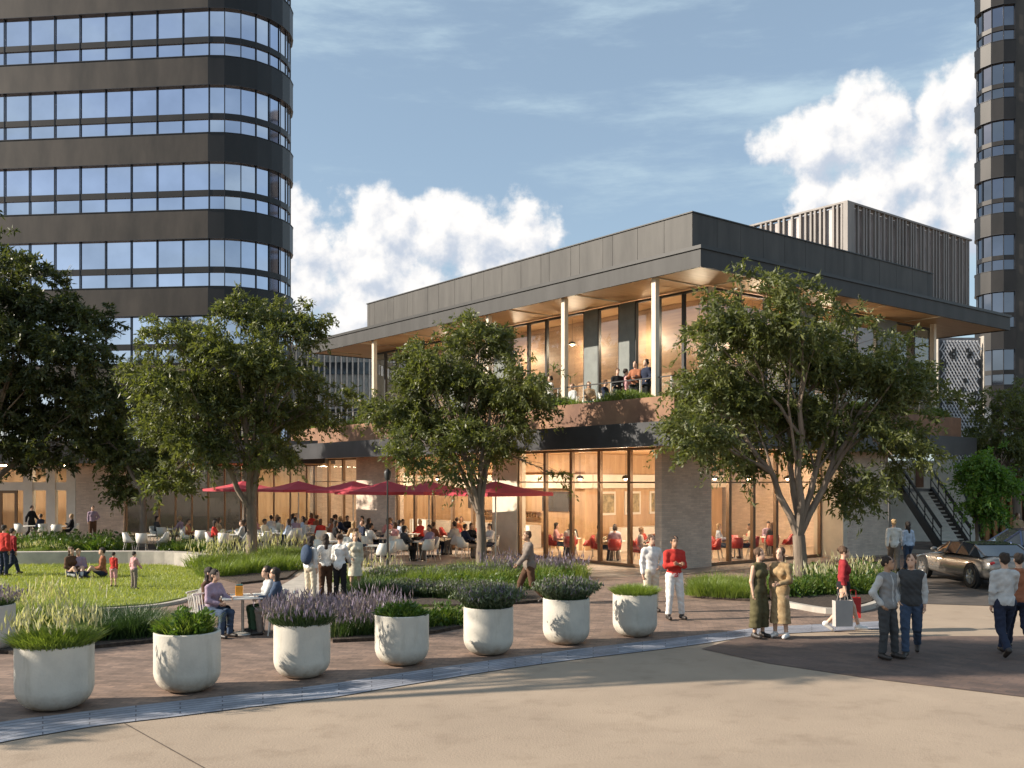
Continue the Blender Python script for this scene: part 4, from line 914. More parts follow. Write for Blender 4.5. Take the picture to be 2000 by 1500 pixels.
# ============================================================ PEOPLE
def nets(Fv, org, h):
    s = Fv < 0; nx, ny, nz = Fv.shape
    cnt = np.zeros((nx - 1, ny - 1, nz - 1), np.int8)
    for a in (0, 1):
        for b_ in (0, 1):
            for c in (0, 1): cnt += s[a:nx - 1 + a, b_:ny - 1 + b_, c:nz - 1 + c]
    act = (cnt > 0) & (cnt < 8); I = np.argwhere(act); idx = -np.ones(act.shape, np.int64); idx[act] = np.arange(len(I))
    acc = np.zeros((len(I), 3)); num = np.zeros(len(I))
    cor = [(a, b_, c) for a in (0, 1) for b_ in (0, 1) for c in (0, 1)]
    for p in cor:
        for ax in range(3):
            if p[ax]: continue
            q = list(p); q[ax] = 1
            fa = Fv[I[:, 0] + p[0], I[:, 1] + p[1], I[:, 2] + p[2]]; fb = Fv[I[:, 0] + q[0], I[:, 1] + q[1], I[:, 2] + q[2]]
            m = (fa < 0) != (fb < 0); t = np.where(m, fa / np.where(m, fa - fb, 1), 0)
            pos = np.array(p, float)[None].repeat(len(I), 0); pos[:, ax] = t
            acc += pos * m[:, None]; num += m
    V = (I + acc / np.maximum(num, 1)[:, None]) * h + org; Q = []
    for ax in range(3):
        o1, o2 = [(1, 2), (2, 0), (0, 1)][ax]
        sl = [slice(None)] * 3; sl2 = [slice(None)] * 3; sl[ax] = slice(0, -1); sl2[ax] = slice(1, None)
        d = s[tuple(sl)] != s[tuple(sl2)]; E = np.argwhere(d); E = E[(E[:, o1] > 0) & (E[:, o2] > 0) & (E[:, o1] < Fv.shape[o1] - 1) & (E[:, o2] < Fv.shape[o2] - 1)]
        ins = s[E[:, 0], E[:, 1], E[:, 2]]
        def g(da, db):
            e = E.copy(); e[:, o1] -= da; e[:, o2] -= db; return idx[e[:, 0], e[:, 1], e[:, 2]]
        q = np.stack([g(1, 1), g(0, 1), g(0, 0), g(1, 0)], 1); q[~ins] = q[~ins][:, ::-1]; Q.append(q)
    Q = np.concatenate(Q); Q = Q[(Q >= 0).all(1)]
    return V, Q
def sdf_mesh(prims, h, infl=0.0, clip=None, k=0.03, sub=None, fold=0.0):
    """prims: ('c', a, b, ra, rb, sy) tapered capsule, ('e', centre, radii)"""
    lo = np.min([np.minimum(p[1], p[2]) - max(p[3], p[4]) if p[0] == 'c' else np.array(p[1]) - np.array(p[2]) for p in prims], 0) - infl - 3 * h
    hi = np.max([np.maximum(p[1], p[2]) + max(p[3], p[4]) if p[0] == 'c' else np.array(p[1]) + np.array(p[2]) for p in prims], 0) + infl + 3 * h
    n = np.ceil((hi - lo) / h).astype(int) + 1
    ax = [lo[i] + np.arange(n[i]) * h for i in range(3)]; X, Y, Z = np.meshgrid(*ax, indexing='ij')
    Fv = None
    for p in prims:
        if p[0] == 'c':
            a = np.array(p[1], float); b_ = np.array(p[2], float); ab = b_ - a; L2 = max(ab @ ab, 1e-9)
            t = np.clip(((X - a[0]) * ab[0] + (Y - a[1]) * ab[1] + (Z - a[2]) * ab[2]) / L2, 0, 1); sy = p[5] if len(p) > 5 else 1.0
            d = np.sqrt((X - a[0] - t * ab[0]) ** 2 + ((Y - a[1] - t * ab[1]) / sy) ** 2 + (Z - a[2] - t * ab[2]) ** 2) - (p[3] + (p[4] - p[3]) * t) - infl
        else:
            c, r = p[1], p[2]; r = np.array(r) + infl
            q = np.sqrt(((X - c[0]) / r[0]) ** 2 + ((Y - c[1]) / r[1]) ** 2 + ((Z - c[2]) / r[2]) ** 2); d = (q - 1) * min(r)
        if Fv is None: Fv = d
        else:
            hh = np.clip(.5 + .5 * (Fv - d) / k, 0, 1); Fv = Fv * (1 - hh) + d * hh - k * hh * (1 - hh)
    if fold:
        Fv = Fv + fold * (np.sin(X * 26 + Z * 34 + 2.2 * np.sin(Z * 17 + Y * 9)) * np.sin(Y * 21 - Z * 13 + 1.7 * np.sin(X * 15)) + .6 * np.sin(Z * 55 + X * 30 + 3 * np.sin(X * 11)))
    if sub:
        for c, r in sub:
            q = np.sqrt(((X - c[0]) / r[0]) ** 2 + ((Y - c[1]) / r[1]) ** 2 + ((Z - c[2]) / r[2]) ** 2); Fv = np.maximum(Fv, (1 - q) * min(r))
    if clip:
        for nrm, off in clip: Fv = np.maximum(Fv, X * nrm[0] + Y * nrm[1] + Z * nrm[2] - off)
    return nets(Fv, lo, h)

ARMS = {'down': ((.035, .03, -.27), (.0, -.05, -.245)), 'cross': ((.03, -.05, -.26), (-.20, -.17, .05)), 'pocket': ((.10, .09, -.25), (-.08, -.12, -.19)),
        'swingF': ((.02, -.13, -.24), (-.01, -.16, -.17)), 'swingB': ((.04, .13, -.24), (.01, .03, -.25)), 'table': ((.05, -.13, -.23), (-.07, -.21, .0)),
        'lap': ((.06, -.05, -.26), (-.12, -.19, -.05)), 'phone': ((.03, -.10, -.24), (-.10, -.17, .13)), 'hip': ((.13, .05, -.23), (-.12, -.12, -.12)), 'behind': ((.05, .10, -.25), (-.12, .10, -.14)), 'reach': ((.05, -.16, -.17), (-.02, -.24, .02))}
LEGS = {'stand': ((.10, -.01, .49), (.115, .02, .09)), 'stand2': ((.12, -.05, .49), (.15, -.05, .09)), 'fwd': ((.09, -.19, .50), (.08, -.30, .11)), 'back': ((.09, .06, .47), (.085, .34, .17)),
        'sit': ((.11, -.42, .50), (.12, -.38, .09)), 'floor': ((.15, -.34, .33), (.13, -.54, .09)), 'floor2': ((.24, -.28, .14), (.05, -.42, .09))}
def person_meshes(pose, o, vox):
    """build everything about one person in local space, facing -Y. returns list of (name, V, Q, mat)"""
    la, ra, ll, rl = pose['la'], pose['ra'], pose['ll'], pose['rl']
    sit = ll in ('sit', 'floor', 'floor2'); pel = .56 if ll == 'sit' else (.15 if sit else .93); dz = pel - .93
    ln_ = pose.get('lean', 0.0); fem = o.get('fem', 0)
    def T(x, y, z):   # torso joints, leaning forward by ln_
        hgt = z - .93; return np.array([x, y - math.sin(ln_) * hgt, .93 + math.cos(ln_) * hgt + dz])
    tw = pose.get('turn', 0.0)
    hc = T(0, -.01, 1.635)
    hx = lambda x, y, z: hc + np.array([x * math.cos(tw) - y * math.sin(tw), x * math.sin(tw) + y * math.cos(tw), z])
    sw = .148 if fem else .172; ww = .115 if fem else .135; P = {}
    P['head'] = [('e', hc + [0, .008, .03], (.076, .094, .096)), ('e', hx(0, -.025, -.045), (.058, .066, .068)), ('e', hx(0, -.088, -.012), (.014, .022, .024)), ('e', hx(0, -.07, -.085), (.03, .026, .022)), ('e', hx(0, -.082, -.052), (.026, .014, .010))]
    P['neck'] = [('c', T(0, .012, 1.40), T(0, .0, 1.56), .058, .050)]
    P['torso'] = [('c', T(-sw + .03, .01, 1.385), T(sw - .03, .01, 1.385), .056, .056), ('c', T(0, .02, 1.44), T(-sw + .02, .01, 1.40), .046, .042), ('c', T(0, .02, 1.44), T(sw - .02, .01, 1.40), .046, .042), ('e', T(0, .0, 1.27), (sw - .012, .100, .17)), ('e', T(0, .0, 1.09), (ww, .092, .16))]
    if fem: P['torso'] += [('e', T(-.07, -.075, 1.27), (.06, .055, .06)), ('e', T(.07, -.075, 1.27), (.06, .055, .06))]
    P['pelvis'] = [('e', T(0, .01, .94), (.165, .118, .13)), ('e', T(0, .035, .90), (.15, .11, .10))]
    def arm(sd, spec):
        S = T(sd * (sw + .005), .01, 1.385); e, w = ARMS[spec]; E = S + np.array([e[0] * sd, e[1], e[2]]); Wp = E + np.array([w[0] * sd, w[1], w[2]]); return S, E, Wp
    P['uarm'] = []; P['farm'] = []; P['hand'] = []; hands = []
    for sd, sp in ((1, la), (-1, ra)):
        S, E, Wp = arm(sd, sp); d = (Wp - E) / np.linalg.norm(Wp - E)
        P['uarm'].append(('c', S, E, .052, .040)); P['farm'] += [('c', E, Wp, .040, .026)]
        hd = d * np.array([1, 1, 1.0]); P['hand'].append(('c', Wp + d * .015, Wp + d * .075, .024, .028, .75)); hands.append((sd, Wp, d))
    def leg(sd, spec):
        Hp = np.array([sd * .09, .01, .90 + dz]); k_, a_ = LEGS[spec]; K = np.array([k_[0] * sd, k_[1], k_[2]]); A = np.array([a_[0] * sd, a_[1], a_[2]])
        return Hp, K, A
    P['thigh'] = []; P['shin'] = []; feet = []; P['foot'] = []
    for sd, sp in ((1, ll), (-1, rl)):
        Hp, K, A = leg(sd, sp); P['thigh'].append(('c', Hp, K, .088, .058)); cal = K + (A - K) * .35 + np.array([0, .02, 0])
        P['shin'] += [('c', K, A, .056, .036), ('c', K + (A - K) * .15, cal, .045, .05)]
        heel = A + np.array([0, .03, -.045]); toe = A + np.array([sd * .02, -.155, -.055])
        if sp == 'back': heel = A + np.array([0, .045, -.02]); toe = A + np.array([0, -.10, -.125])
        P['foot'].append(('c', heel, toe, .040, .028, 1.0)); feet.append((sd, A, heel, toe))
    out = []
    body = sum((P[k] for k in P), []); V, Q = sdf_mesh(body, vox, 0, None, .022)
    mi = [0] * len(Q); eb = MB()
    skin = SKIN[o.get('skin', 0)]
    if vox < .02:
        for x in (-.031, .031): c = hx(x, -.083, .018); eb.ell(c, (.013, .008, .008), 6, 4)
        for x in (-.031, .031): c = hx(x, -.0875, .040); eb.ell(c, (.017, .005, .0045), 6, 4)
        n1 = len(eb.f)
        for x in (-.076, .076): c = hx(x, .01, -.005); eb.ell(c, (.012, .022, .032), 6, 5)
        for (sd, Wp, d) in hands:    # four fingers and a thumb on each hand, slightly curled
            inw = np.array([-sd, 0, 0.]) - d * (d @ np.array([-sd, 0, 0.])); inw /= max(np.linalg.norm(inw), 1e-6); sidev = np.cross(d, inw)
            pal = Wp + d * .085
            for j, (off, Lf) in enumerate(((-.030, .060), (-.010, .072), (.010, .068), (.028, .052))):
                b0 = pal + sidev * off; m_ = b0 + d * Lf * .5 + inw * .008; e_ = m_ + d * Lf * .4 + inw * .026; eb.tube([b0, m_, e_], [.0095, .0088, .007], 5)
            b0 = Wp + d * .03 - sidev * .026; eb.tube([b0, b0 - sidev * .024 + d * .028 + inw * .012, b0 - sidev * .028 + d * .055 + inw * .022], [.011, .010, .008], 5)
        off = len(V); V = np.concatenate([V, np.array([tuple(v) for v in eb.v])]); q2 = [f if len(f) == 4 else (tuple(f) + (f[-1],)) for f in eb.f]
        q4 = []; m4 = []
        for fi, f in enumerate(eb.f):
            if len(f) == 4: q4.append(f); m4.append(1 if fi < n1 else 0)
            else: q4.append((f[0], f[1], f[2], f[3])); m4.append(0)
        Q = np.concatenate([Q, np.array(q4) + off]); mi = mi + m4
    out.append(('BODY', V, Q, [skin, EYE], mi))
    def add(nm, prims, infl, clip, m, k=.03, sub=None): 
        v, q = sdf_mesh(prims, vox, infl, clip, k, sub, .0045 if vox < .021 and nm not in ('hair', 'shoe') else (.008 if nm == 'hair' else 0))
        if len(q): out.append((nm, v, q, [m], None))
    # clothing
    tn = T(0, 0, 1.492)[2]; neckc = ((0, .0, 1.0), tn)
    hemz = o.get('hem', .90) + dz
    slv = o.get('sleeve', 'long')
    ua = [('c', p[1], p[1] + (p[2] - p[1]) * (.62 if slv == 'short' else 1.0), p[3], p[4] + (.008 if slv == 'short' else 0)) for p in P['uarm']]
    fa = [('c', p[1], p[1] + (p[2] - p[1]) * .93, p[3] + .004, p[4] + .004) for p in P['farm']]
    sleeves = [] if slv == 'none' else ua + (fa if slv == 'long' else [])
    topm = o['top']; lz = .012 if vox < .02 else .016
    if o.get('bottom'):
        if o.get('skirt'):
            sk = o['skirt']; waist = T(0, .01, 1.02); cl = [((0, 0, 1), 1.04 + dz), ((0, 0, -1), -sk)]
            add('skirt', [('c', T(0, .01, .98), np.array([0, .0, sk - .02]), .135, o.get('flare', .2), .78)] + [P['pelvis'][0]], lz + .004, cl, o['bottom'], .05)
        else:
            wide = o.get('wide', 0.0); cuff = o.get('cuff', .10)
            sh = [('c', p[1], p[2], p[3] + wide, p[4] + .012 + wide * 1.3) for p in P['shin'][::2]]; th = [('c', p[1], p[2], p[3], p[4] + .006 + wide) for p in P['thigh']]
            add('shorts' if cuff > .4 else 'trousers', P['pelvis'] + th + ([] if cuff > .4 else sh), lz + (.004 if not sit else .002), [((0, 0, 1), 1.0 + dz)] + ([((0, 0, -1), -cuff)] if not sit else []), o['bottom'], .025)
    lower = P['pelvis'] if hemz < .99 + dz else []
    add(o.get('topname', 'shirt'), P['torso'] + lower + sleeves + [('c', P['neck'][0][1], P['neck'][0][1] + np.array([0, 0, .03]), .062, .058)], lz + .004, [neckc, ((0, 0, -1), -hemz)], topm, .03)
    if o.get('outer'):
        oh = o.get('outer_hem', .86) + dz; pr = P['torso'] + P['pelvis'] + ([] if o.get('vest') else ua + fa)
        if oh < .8: pr = pr + [('c', T(0, .01, .95), np.array([0, .02, oh]), .14, .19, .75)]
        add('vest' if o.get('vest') else 'jacket', pr, lz + .019, [((0, 0, 1), tn - .008), ((0, 0, -1), -oh)], o['outer'], .03, sub=[(T(0, -.17, 1.22), (.035, .16, .30))] if not o.get('closed') else None)
    sm = o.get('shoe', SHOE)
    for sd, A, heel, toe in feet:
        add('shoe', [('c', heel + np.array([0, 0, 0.0]), toe, .043, .033), ('c', heel + np.array([0, -.01, .01]), A + np.array([0, .0, -.005]), .045, .040)], .007, [((0, 0, -1), -0.0)] if True else None, sm, .02)
    hs = o.get('hair_style', 'short'); hm = HAIR[o.get('hair', 0)]
    hair = [('e', hx(0, .022, .042), (.088, .100, .098))]; sub = [(hx(0, -.10, -.045), (.075, .09, .10))]
    if hs == 'long': hair += [('c', hx(0, .05, .02), hx(0, .085, -.26), .075, .055, .7), ('c', hx(.06, .03, 0), hx(.075, .03, -.2), .03, .025), ('c', hx(-.06, .03, 0), hx(-.075, .03, -.2), .03, .025)]
    elif hs == 'bob': hair += [('c', hx(0, .04, .0), hx(0, .06, -.10), .078, .066, .8)]
    elif hs == 'bun': hair += [('e', hx(0, .11, .06), (.04, .04, .04))]
    else: hair = [('e', hx(0, .014, .052), (.080, .097, .084)), ('e', hx(0, .05, .0), (.074, .062, .075))]; sub = [(hx(0, -.085, -.05), (.085, .085, .105))]
    add('hair', hair, 0.0, None, hm, .02, sub)
    return out
SKIN = [mat('skin_light', (0.58, 0.36, 0.25), 0.5, var=.06), mat('skin_tan', (0.40, 0.23, 0.14), 0.5, var=.06), mat('skin_brown', (0.18, 0.095, 0.055), 0.5, var=.06)]
EYE = mat('eye_dark', (0.03, 0.02, 0.015), 0.2)
HAIR = [mat('hair_dark', (0.030, 0.019, 0.013), 0.75, var=.4, vscale=30, bump=1.0, bscale=60, stretch=(1, 1, .3)), mat('hair_brown', (0.11, 0.058, 0.03), 0.75, var=.4, vscale=30, bump=1.0, bscale=60, stretch=(1, 1, .3)), mat('hair_fair', (0.42, 0.28, 0.14), 0.75, var=.3, vscale=30, bump=1.0, bscale=60, stretch=(1, 1, .3))]
def cloth(name, c, var=.12, c2=None): return mat('cloth_' + name, c, 0.9, var=var, vscale=7, bump=0.5, bscale=14, col2=c2, spec=0.2)
CL = {k: cloth(k, v) for k, v in dict(white=(.72, .70, .66), cream=(.62, .55, .42), red=(.50, .045, .035), darkred=(.30, .03, .035), navy=(.025, .032, .058), blue=(.12, .22, .42), denim=(.055, .08, .13), black=(.018, .018, .02), charcoal=(.06, .062, .065),
      grey=(.25, .25, .25), lgrey=(.50, .50, .49), olive=(.105, .09, .045), brown=(.10, .055, .033), tan=(.40, .27, .16), mauve=(.35, .26, .33), pink=(.62, .33, .33), lblue=(.48, .56, .68), taupe=(.22, .18, .15), rust=(.33, .13, .07), green=(.06, .12, .07)).items()}
CL['pattern'] = cloth('pattern', (.50, .36, .20), c2=(.22, .13, .06)); SHOE = mat('shoe_dark', (.03, .022, .018), .5); SHOEW = mat('shoe_white', (.75, .73, .70), .6)
PC = {}
def person(label, pos, rz, pose, o, h=1.75, vox=.015, group=None, name='person'):
    key = (tuple(sorted(pose.items())), vox, tuple(sorted((k, (v if not hasattr(v, 'name') else '*')) for k, v in o.items() if k not in ('top', 'bottom', 'outer', 'skin', 'hair', 'shoe'))), bool(o.get('outer')), bool(o.get('bottom')))
    s = h / 1.75
    mm = {'top': o['top'], 'bottom': o.get('bottom'), 'outer': o.get('outer')}
    if key not in PC:
        parts = person_meshes(pose, o, vox); lst = []
        body = None
        for nm, V, Q, ms, mi in parts:
            ob = fast(name if nm == 'BODY' else nm, V, Q, ms, body, smooth=True, mi=mi)
            if nm == 'BODY': body = ob
            lst.append((nm, ob))
        PC[key] = lst
    else:
        lst = []; body = None
        for nm, src in PC[key]:
            ob = src.copy(); col.objects.link(ob)
            if nm == 'BODY': body = ob; ob.name = name
            else: ob.parent = body
            lst.append((nm, ob))
            if nm == 'BODY': m = SKIN[o.get('skin', 0)]
            elif nm == 'hair': m = HAIR[o.get('hair', 0)]
            elif nm == 'shoe': m = o.get('shoe', SHOE)
            elif nm in ('jacket', 'vest') and o.get('outer'): m = o['outer']
            elif nm in ('trousers', 'shorts', 'skirt'): m = o['bottom']
            else: m = o['top']
            ob.material_slots[0].link = 'OBJECT'; ob.material_slots[0].material = m
    body.location = pos; body.rotation_euler = (0, 0, rz); body.scale = (s, s, s)
    tag(body, label, 'person', group); return body
def ps_(la='down', ra='down', ll='stand', rl='stand', lean=0.0, turn=0.0): return dict(la=la, ra=ra, ll=ll, rl=rl, lean=lean, turn=turn)
def gp(x, y, z=0.02): p = G(x, y); return (p.x, p.y, z)
N1 = .0135
person('man in a grey brown blazer and brown trousers striding left behind the planters', gp(1033, 1179), R(-78), ps_('swingF', 'swingB', 'back', 'fwd', .05), dict(top=CL['cream'], bottom=CL['brown'], outer=CL['taupe'], outer_hem=.80, hair=1, skin=1, closed=1), 1.80, N1)
person('man in a loose pale linen shirt standing behind the right end of the planter row', gp(1272, 1196), R(15), ps_('hip', 'down', turn=.3), dict(top=CL['white'], bottom=CL['cream'], hem=.82, hair=1), 1.80, N1)
person('man in a red sweater and white trousers with folded arms', gp(1317, 1210), R(12), ps_('cross', 'cross', 'stand2', 'stand2'), dict(top=CL['red'], bottom=CL['white'], hem=.88, hair=0, skin=1, topname='sweater'), 1.83, N1)
person('woman in a long olive sleeveless jumpsuit standing at the edge of the dark pavers', gp(1483, 1247), R(35), ps_('down', 'down', turn=.2), dict(top=CL['olive'], bottom=CL['olive'], fem=1, sleeve='none', wide=.045, cuff=.2, hem=.93, hair=1, hair_style='bun', skin=0, topname='jumpsuit_top', shoe=SHOE), 1.74, N1)
person('woman in a tan patterned long dress facing the woman in olive', gp(1524, 1247), R(-40), ps_('lap', 'down'), dict(top=CL['pattern'], bottom=CL['pattern'], fem=1, skirt=.28, flare=.2, hem=.95, hair=1, hair_style='bob', topname='dress_top', shoe=SHOEW), 1.75, N1)
shopper = person('woman in a red top and black skirt carrying shopping bags past the kerb', gp(1648, 1234), R(78), ps_('down', 'down', 'fwd', 'back', turn=0), dict(top=CL['darkred'], bottom=CL['black'], fem=1, skirt=.60, flare=.17, hem=.96, hair=1, hair_style='bun', shoe=SHOEW, skin=0), 1.72, N1)
person('bearded man in a grey quilted vest with pale sleeves and his hand in his pocket', gp(1733, 1288), R(35), ps_('pocket', 'pocket', 'stand2', 'stand', turn=.3), dict(top=CL['lgrey'], bottom=CL['charcoal'], outer=CL['grey'], vest=1, hair=0, skin=1, hem=.86), 1.76, N1)
person('man in a charcoal vest and blue jeans walking beside the man in the grey vest', gp(1780, 1281), R(-25), ps_('down', 'pocket', 'back', 'fwd', turn=-.2), dict(top=CL['lgrey'], bottom=CL['denim'], outer=CL['charcoal'], vest=1, closed=1, hair=1), 1.77, N1)
person('man in a pale grey sweater and dark jeans seen from behind at the right edge', gp(1962, 1283), R(175), ps_('down', 'swingF', 'back', 'fwd'), dict(top=CL['lgrey'], bottom=CL['navy'], hair=0, hem=.86, topname='sweater'), 1.80, N1)
person('person in a rust brown shirt walking beside the man in the pale grey sweater', gp(1990, 1274), R(170), ps_('swingF', 'down', 'fwd', 'back'), dict(top=CL['rust'], bottom=CL['navy'], hair=0, hem=.88), 1.76, N1)
person('man in a loose white shirt walking away near the brick wall and the parked cars', gp(1746, 1120), R(165), ps_('swingB', 'swingF', 'fwd', 'back'), dict(top=CL['white'], bottom=CL['taupe'], hair=2, hem=.82), 1.78, .02)
person('woman with long dark hair and pale blue top walking away by the brick wall', gp(1773, 1118), R(190), ps_('down', 'down', 'back', 'fwd'), dict(top=CL['lblue'], bottom=CL['denim'], fem=1, hair=0, hair_style='long'), 1.68, .02)
person('person in a red jacket standing on the lawn at the left edge', gp(8, 1128, .05), R(160), ps_('pocket', 'down'), dict(top=CL['red'], bottom=CL['navy'], outer=CL['red'], hair=0, closed=1), 1.62, .018)
person('person in dark red standing beside the red jacket at the left edge of the lawn', gp(24, 1126, .05), R(150), ps_('down', 'down', 'fwd', 'back'), dict(top=CL['darkred'], bottom=CL['navy'], hair=0), 1.5, .018)
person('child in a pink red top standing on the lawn, left one of the two children', gp(222, 1150, .05), R(170), ps_('phone', 'down'), dict(top=CL['red'], bottom=CL['pink'], hair=0, fem=1, cuff=.45), 1.0, .02)
person('child in a pale pink top standing on the lawn, right one of the two children', gp(262, 1154, .05), R(150), ps_('down', 'swingF'), dict(top=CL['pink'], bottom=CL['taupe'], hair=0, fem=1), 1.05, .02)
person('woman with long brown hair sitting on the lawn at the left of the seated group', gp(139, 1131, .05), R(60), ps_('lap', 'lap', 'floor', 'floor'), dict(top=CL['brown'], bottom=CL['navy'], fem=1, hair=1, hair_style='long'), 1.7, .02)
person('person in mauve sitting on the lawn beside the woman with long brown hair', gp(153, 1130, .05), R(20), ps_('lap', 'lap', 'floor', 'floor2'), dict(top=CL['mauve'], bottom=CL['lgrey'], hair=2), 1.6, .02)
person('person in an orange brown top sitting on the lawn left of the two children', gp(200, 1130, .05), R(-70), ps_('lap', 'lap', 'floor', 'floor'), dict(top=CL['rust'], bottom=CL['navy'], hair=0), 1.65, .02)
# standing friends behind the lavender planter
person('woman with a blue backpack standing left in the group behind the lavender planter', gp(607, 1176), R(150), ps_('down', 'down'), dict(top=CL['white'], bottom=CL['cream'], fem=1, hair=0, hair_style='long'), 1.66, .017)
person('woman with long dark hair, white top and brown trousers in the standing group', gp(636, 1172), R(-160), ps_('hip', 'down'), dict(top=CL['white'], bottom=CL['brown'], fem=1, hair=0, hair_style='long'), 1.68, .017)
person('woman with hair in a bun, loose white blouse and black trousers in the standing group', gp(664, 1174), R(165), ps_('lap', 'swingF'), dict(top=CL['white'], bottom=CL['black'], hem=.78, fem=1, hair=1, hair_style='bun'), 1.7, .017)
person('fair haired woman in cream with a dark handbag, right in the standing group', gp(694, 1160), R(20), ps_('down', 'hip'), dict(top=CL['cream'], bottom=CL['cream'], fem=1, skirt=.5, hair=2, hair_style='bob'), 1.66, .017)
# balcony
def bal(px, u_off, zz=5.553): 
    k = (px - 1000) / F; v = u_off; a = PW(v, 0); u = (a.x - a.y * k) / (0.6207 + 0.784 * k); return PW(v, u, zz)
person('man in rust brown leaning at the balcony rail, left of the standing pair', bal(1241, .35), R(-40), ps_('table', 'table'), dict(top=CL['rust'], bottom=CL['black'], hair=0), 1.78, .02)
person('man in a dark jacket at the balcony rail, right of the standing pair', bal(1262, .4), R(-70), ps_('hip', 'table'), dict(top=CL['mauve'], bottom=CL['black'], outer=CL['navy'], hair=0, closed=1), 1.8, .02)
for i, (px, c, hs, w) in enumerate([(1118, 'lgrey', 'short', 'left'), (1150, 'tan', 'long', 'middle'), (1182, 'navy', 'short', 'right')]):
    person('person in %s seated on the balcony, %s of the three' % ({'lgrey': 'pale grey', 'tan': 'tan', 'navy': 'navy'}[c], w), bal(px, 1.1), R(-60 + 60 * i), ps_('lap', 'table', 'sit', 'sit'), dict(top=CL[c], bottom=CL['denim'], hair=1, hair_style=hs), 1.72, .024)
person('dark figure standing at the far end of the balcony beside the end column', bal(705, .8), R(-30), ps_(), dict(top=CL['black'], bottom=CL['black'], hair=0), 1.75, .024)
for i, (px, c1, c2, wd) in enumerate([(1075, 'white', 'black', 'in white beside the second column'), (1206, 'black', 'charcoal', 'in black between the seated group and the leaning pair'), (1222, 'pink', 'denim', 'in pink close to the leaning pair')]):
    person('guest %s on the upper balcony' % wd, bal(px, .9 + .3 * i), R(-80 + 90 * i), ps_('phone', 'down') if i != 1 else ps_('hip', 'lap'), dict(top=CL[c1], bottom=CL[c2], hair=i % 2), 1.74, .024)
# left shops
person('person in black walking in front of the left shop door', (X_at(62, 50.5), 50.5, 0.02), R(80), ps_('swingF', 'swingB', 'fwd', 'back'), dict(top=CL['black'], bottom=CL['black'], hair=0), 1.76, .024)
person('person in dark mauve standing against the stone wall of the left shops', (X_at(181, 50.5), 50.5, 0.02), R(20), ps_('hip', 'down'), dict(top=CL['mauve'], bottom=CL['brown'], hair=0), 1.74, .024)
person('person in a tan coat standing behind the cars at the right edge', (X_at(1988, 39), 39, 0.02), R(10), ps_('cross', 'cross'), dict(top=CL['tan'], bottom=CL['taupe'], hair=1), 1.76, .024)
# the shopper's bags
def bag(label, P0, w, d, h, m, rz, name='shopping_bag'):
    t = thing(name, label, 'bag', P0, rz); b = MB()
    vs = [(-w / 2, -d / 2, 0), (w / 2, -d / 2, 0), (w / 2, d / 2, 0), (-w / 2, d / 2, 0), (-w / 2 * 1.04, -d / 2, h), (w / 2 * 1.04, -d / 2, h), (w / 2 * 1.04, d / 2, h), (-w / 2 * 1.04, d / 2, h)]
    b.add(vs, [(0, 3, 2, 1), (0, 1, 5, 4), (1, 2, 6, 5), (2, 3, 7, 6), (3, 0, 4, 7)]); vi = [(x * .96, y * .92, z + .004) for x, y, z in vs[:4]] + [(x * .96, y * .92, z - .002) for x, y, z in vs[4:]]; b.add(vi, [(0, 1, 2, 3), (4, 5, 1, 0), (5, 6, 2, 1), (6, 7, 3, 2), (7, 4, 0, 3)])
    b.build('bag_body', m, t)
    for sy in (-1, 1): b = MB(); b.tube([(-w * .25, sy * d * .48, h - .02), (-w * .18, sy * d * .2, h + .15), (w * .18, sy * d * .2, h + .15), (w * .25, sy * d * .48, h - .02)], .005, 5); b.build('handle', m, t)
sp = G(1648, 1234)
bag('large pale grey paper shopping bag carried by the woman in the red top', (sp.x - .12, sp.y - .28, .16), .36, .15, .52, mat('paper_grey', (.42, .38, .35), .8, var=.05), R(8))
bag('bright red shopping bag in the far hand of the woman in the red top', (sp.x + .27, sp.y + .22, .26), .28, .14, .42, mat('bag_red', (.55, .03, .03), .5, var=.05), R(-10))
# backpack and handbag
g = G(607, 1176); b = MB()
bp = thing('backpack', 'blue grey backpack on the back of the woman in the group behind the lavender planter', 'backpack', (g.x - .07, g.y - .19, 1.0), R(-30))
V, Q = sdf_mesh([('e', (0, 0, .22), (.17, .10, .26)), ('e', (0, -.07, .14), (.12, .06, .12))], .02); fast('pack', V, Q, CL['denim'], bp, True)
b = MB(); [b.tube([(x, .06, .38), (x * 1.1, .14, .44), (x * 1.1, .2, .32)], .015, 6) for x in (-.1, .1)]; b.build('strap', CL['navy'], bp)
g = G(694, 1160); hb = thing('handbag', 'small dark handbag held by the fair haired woman in cream', 'handbag', (g.x - .28, g.y - .08, .82), R(15))
V, Q = sdf_mesh([('c', (-.1, 0, .08), (.1, 0, .08), .06, .06, .6), ('c', (-.1, 0, .14), (.1, 0, .14), .05, .05, .6)], .015); fast('bag_body', V, Q, CL['black'], hb, True)
b = MB(); b.tube([(-.1, 0, .17), (-.06, 0, .27), (.06, 0, .27), (.1, 0, .17)], .007, 5); b.build('handle', CL['black'], hb)
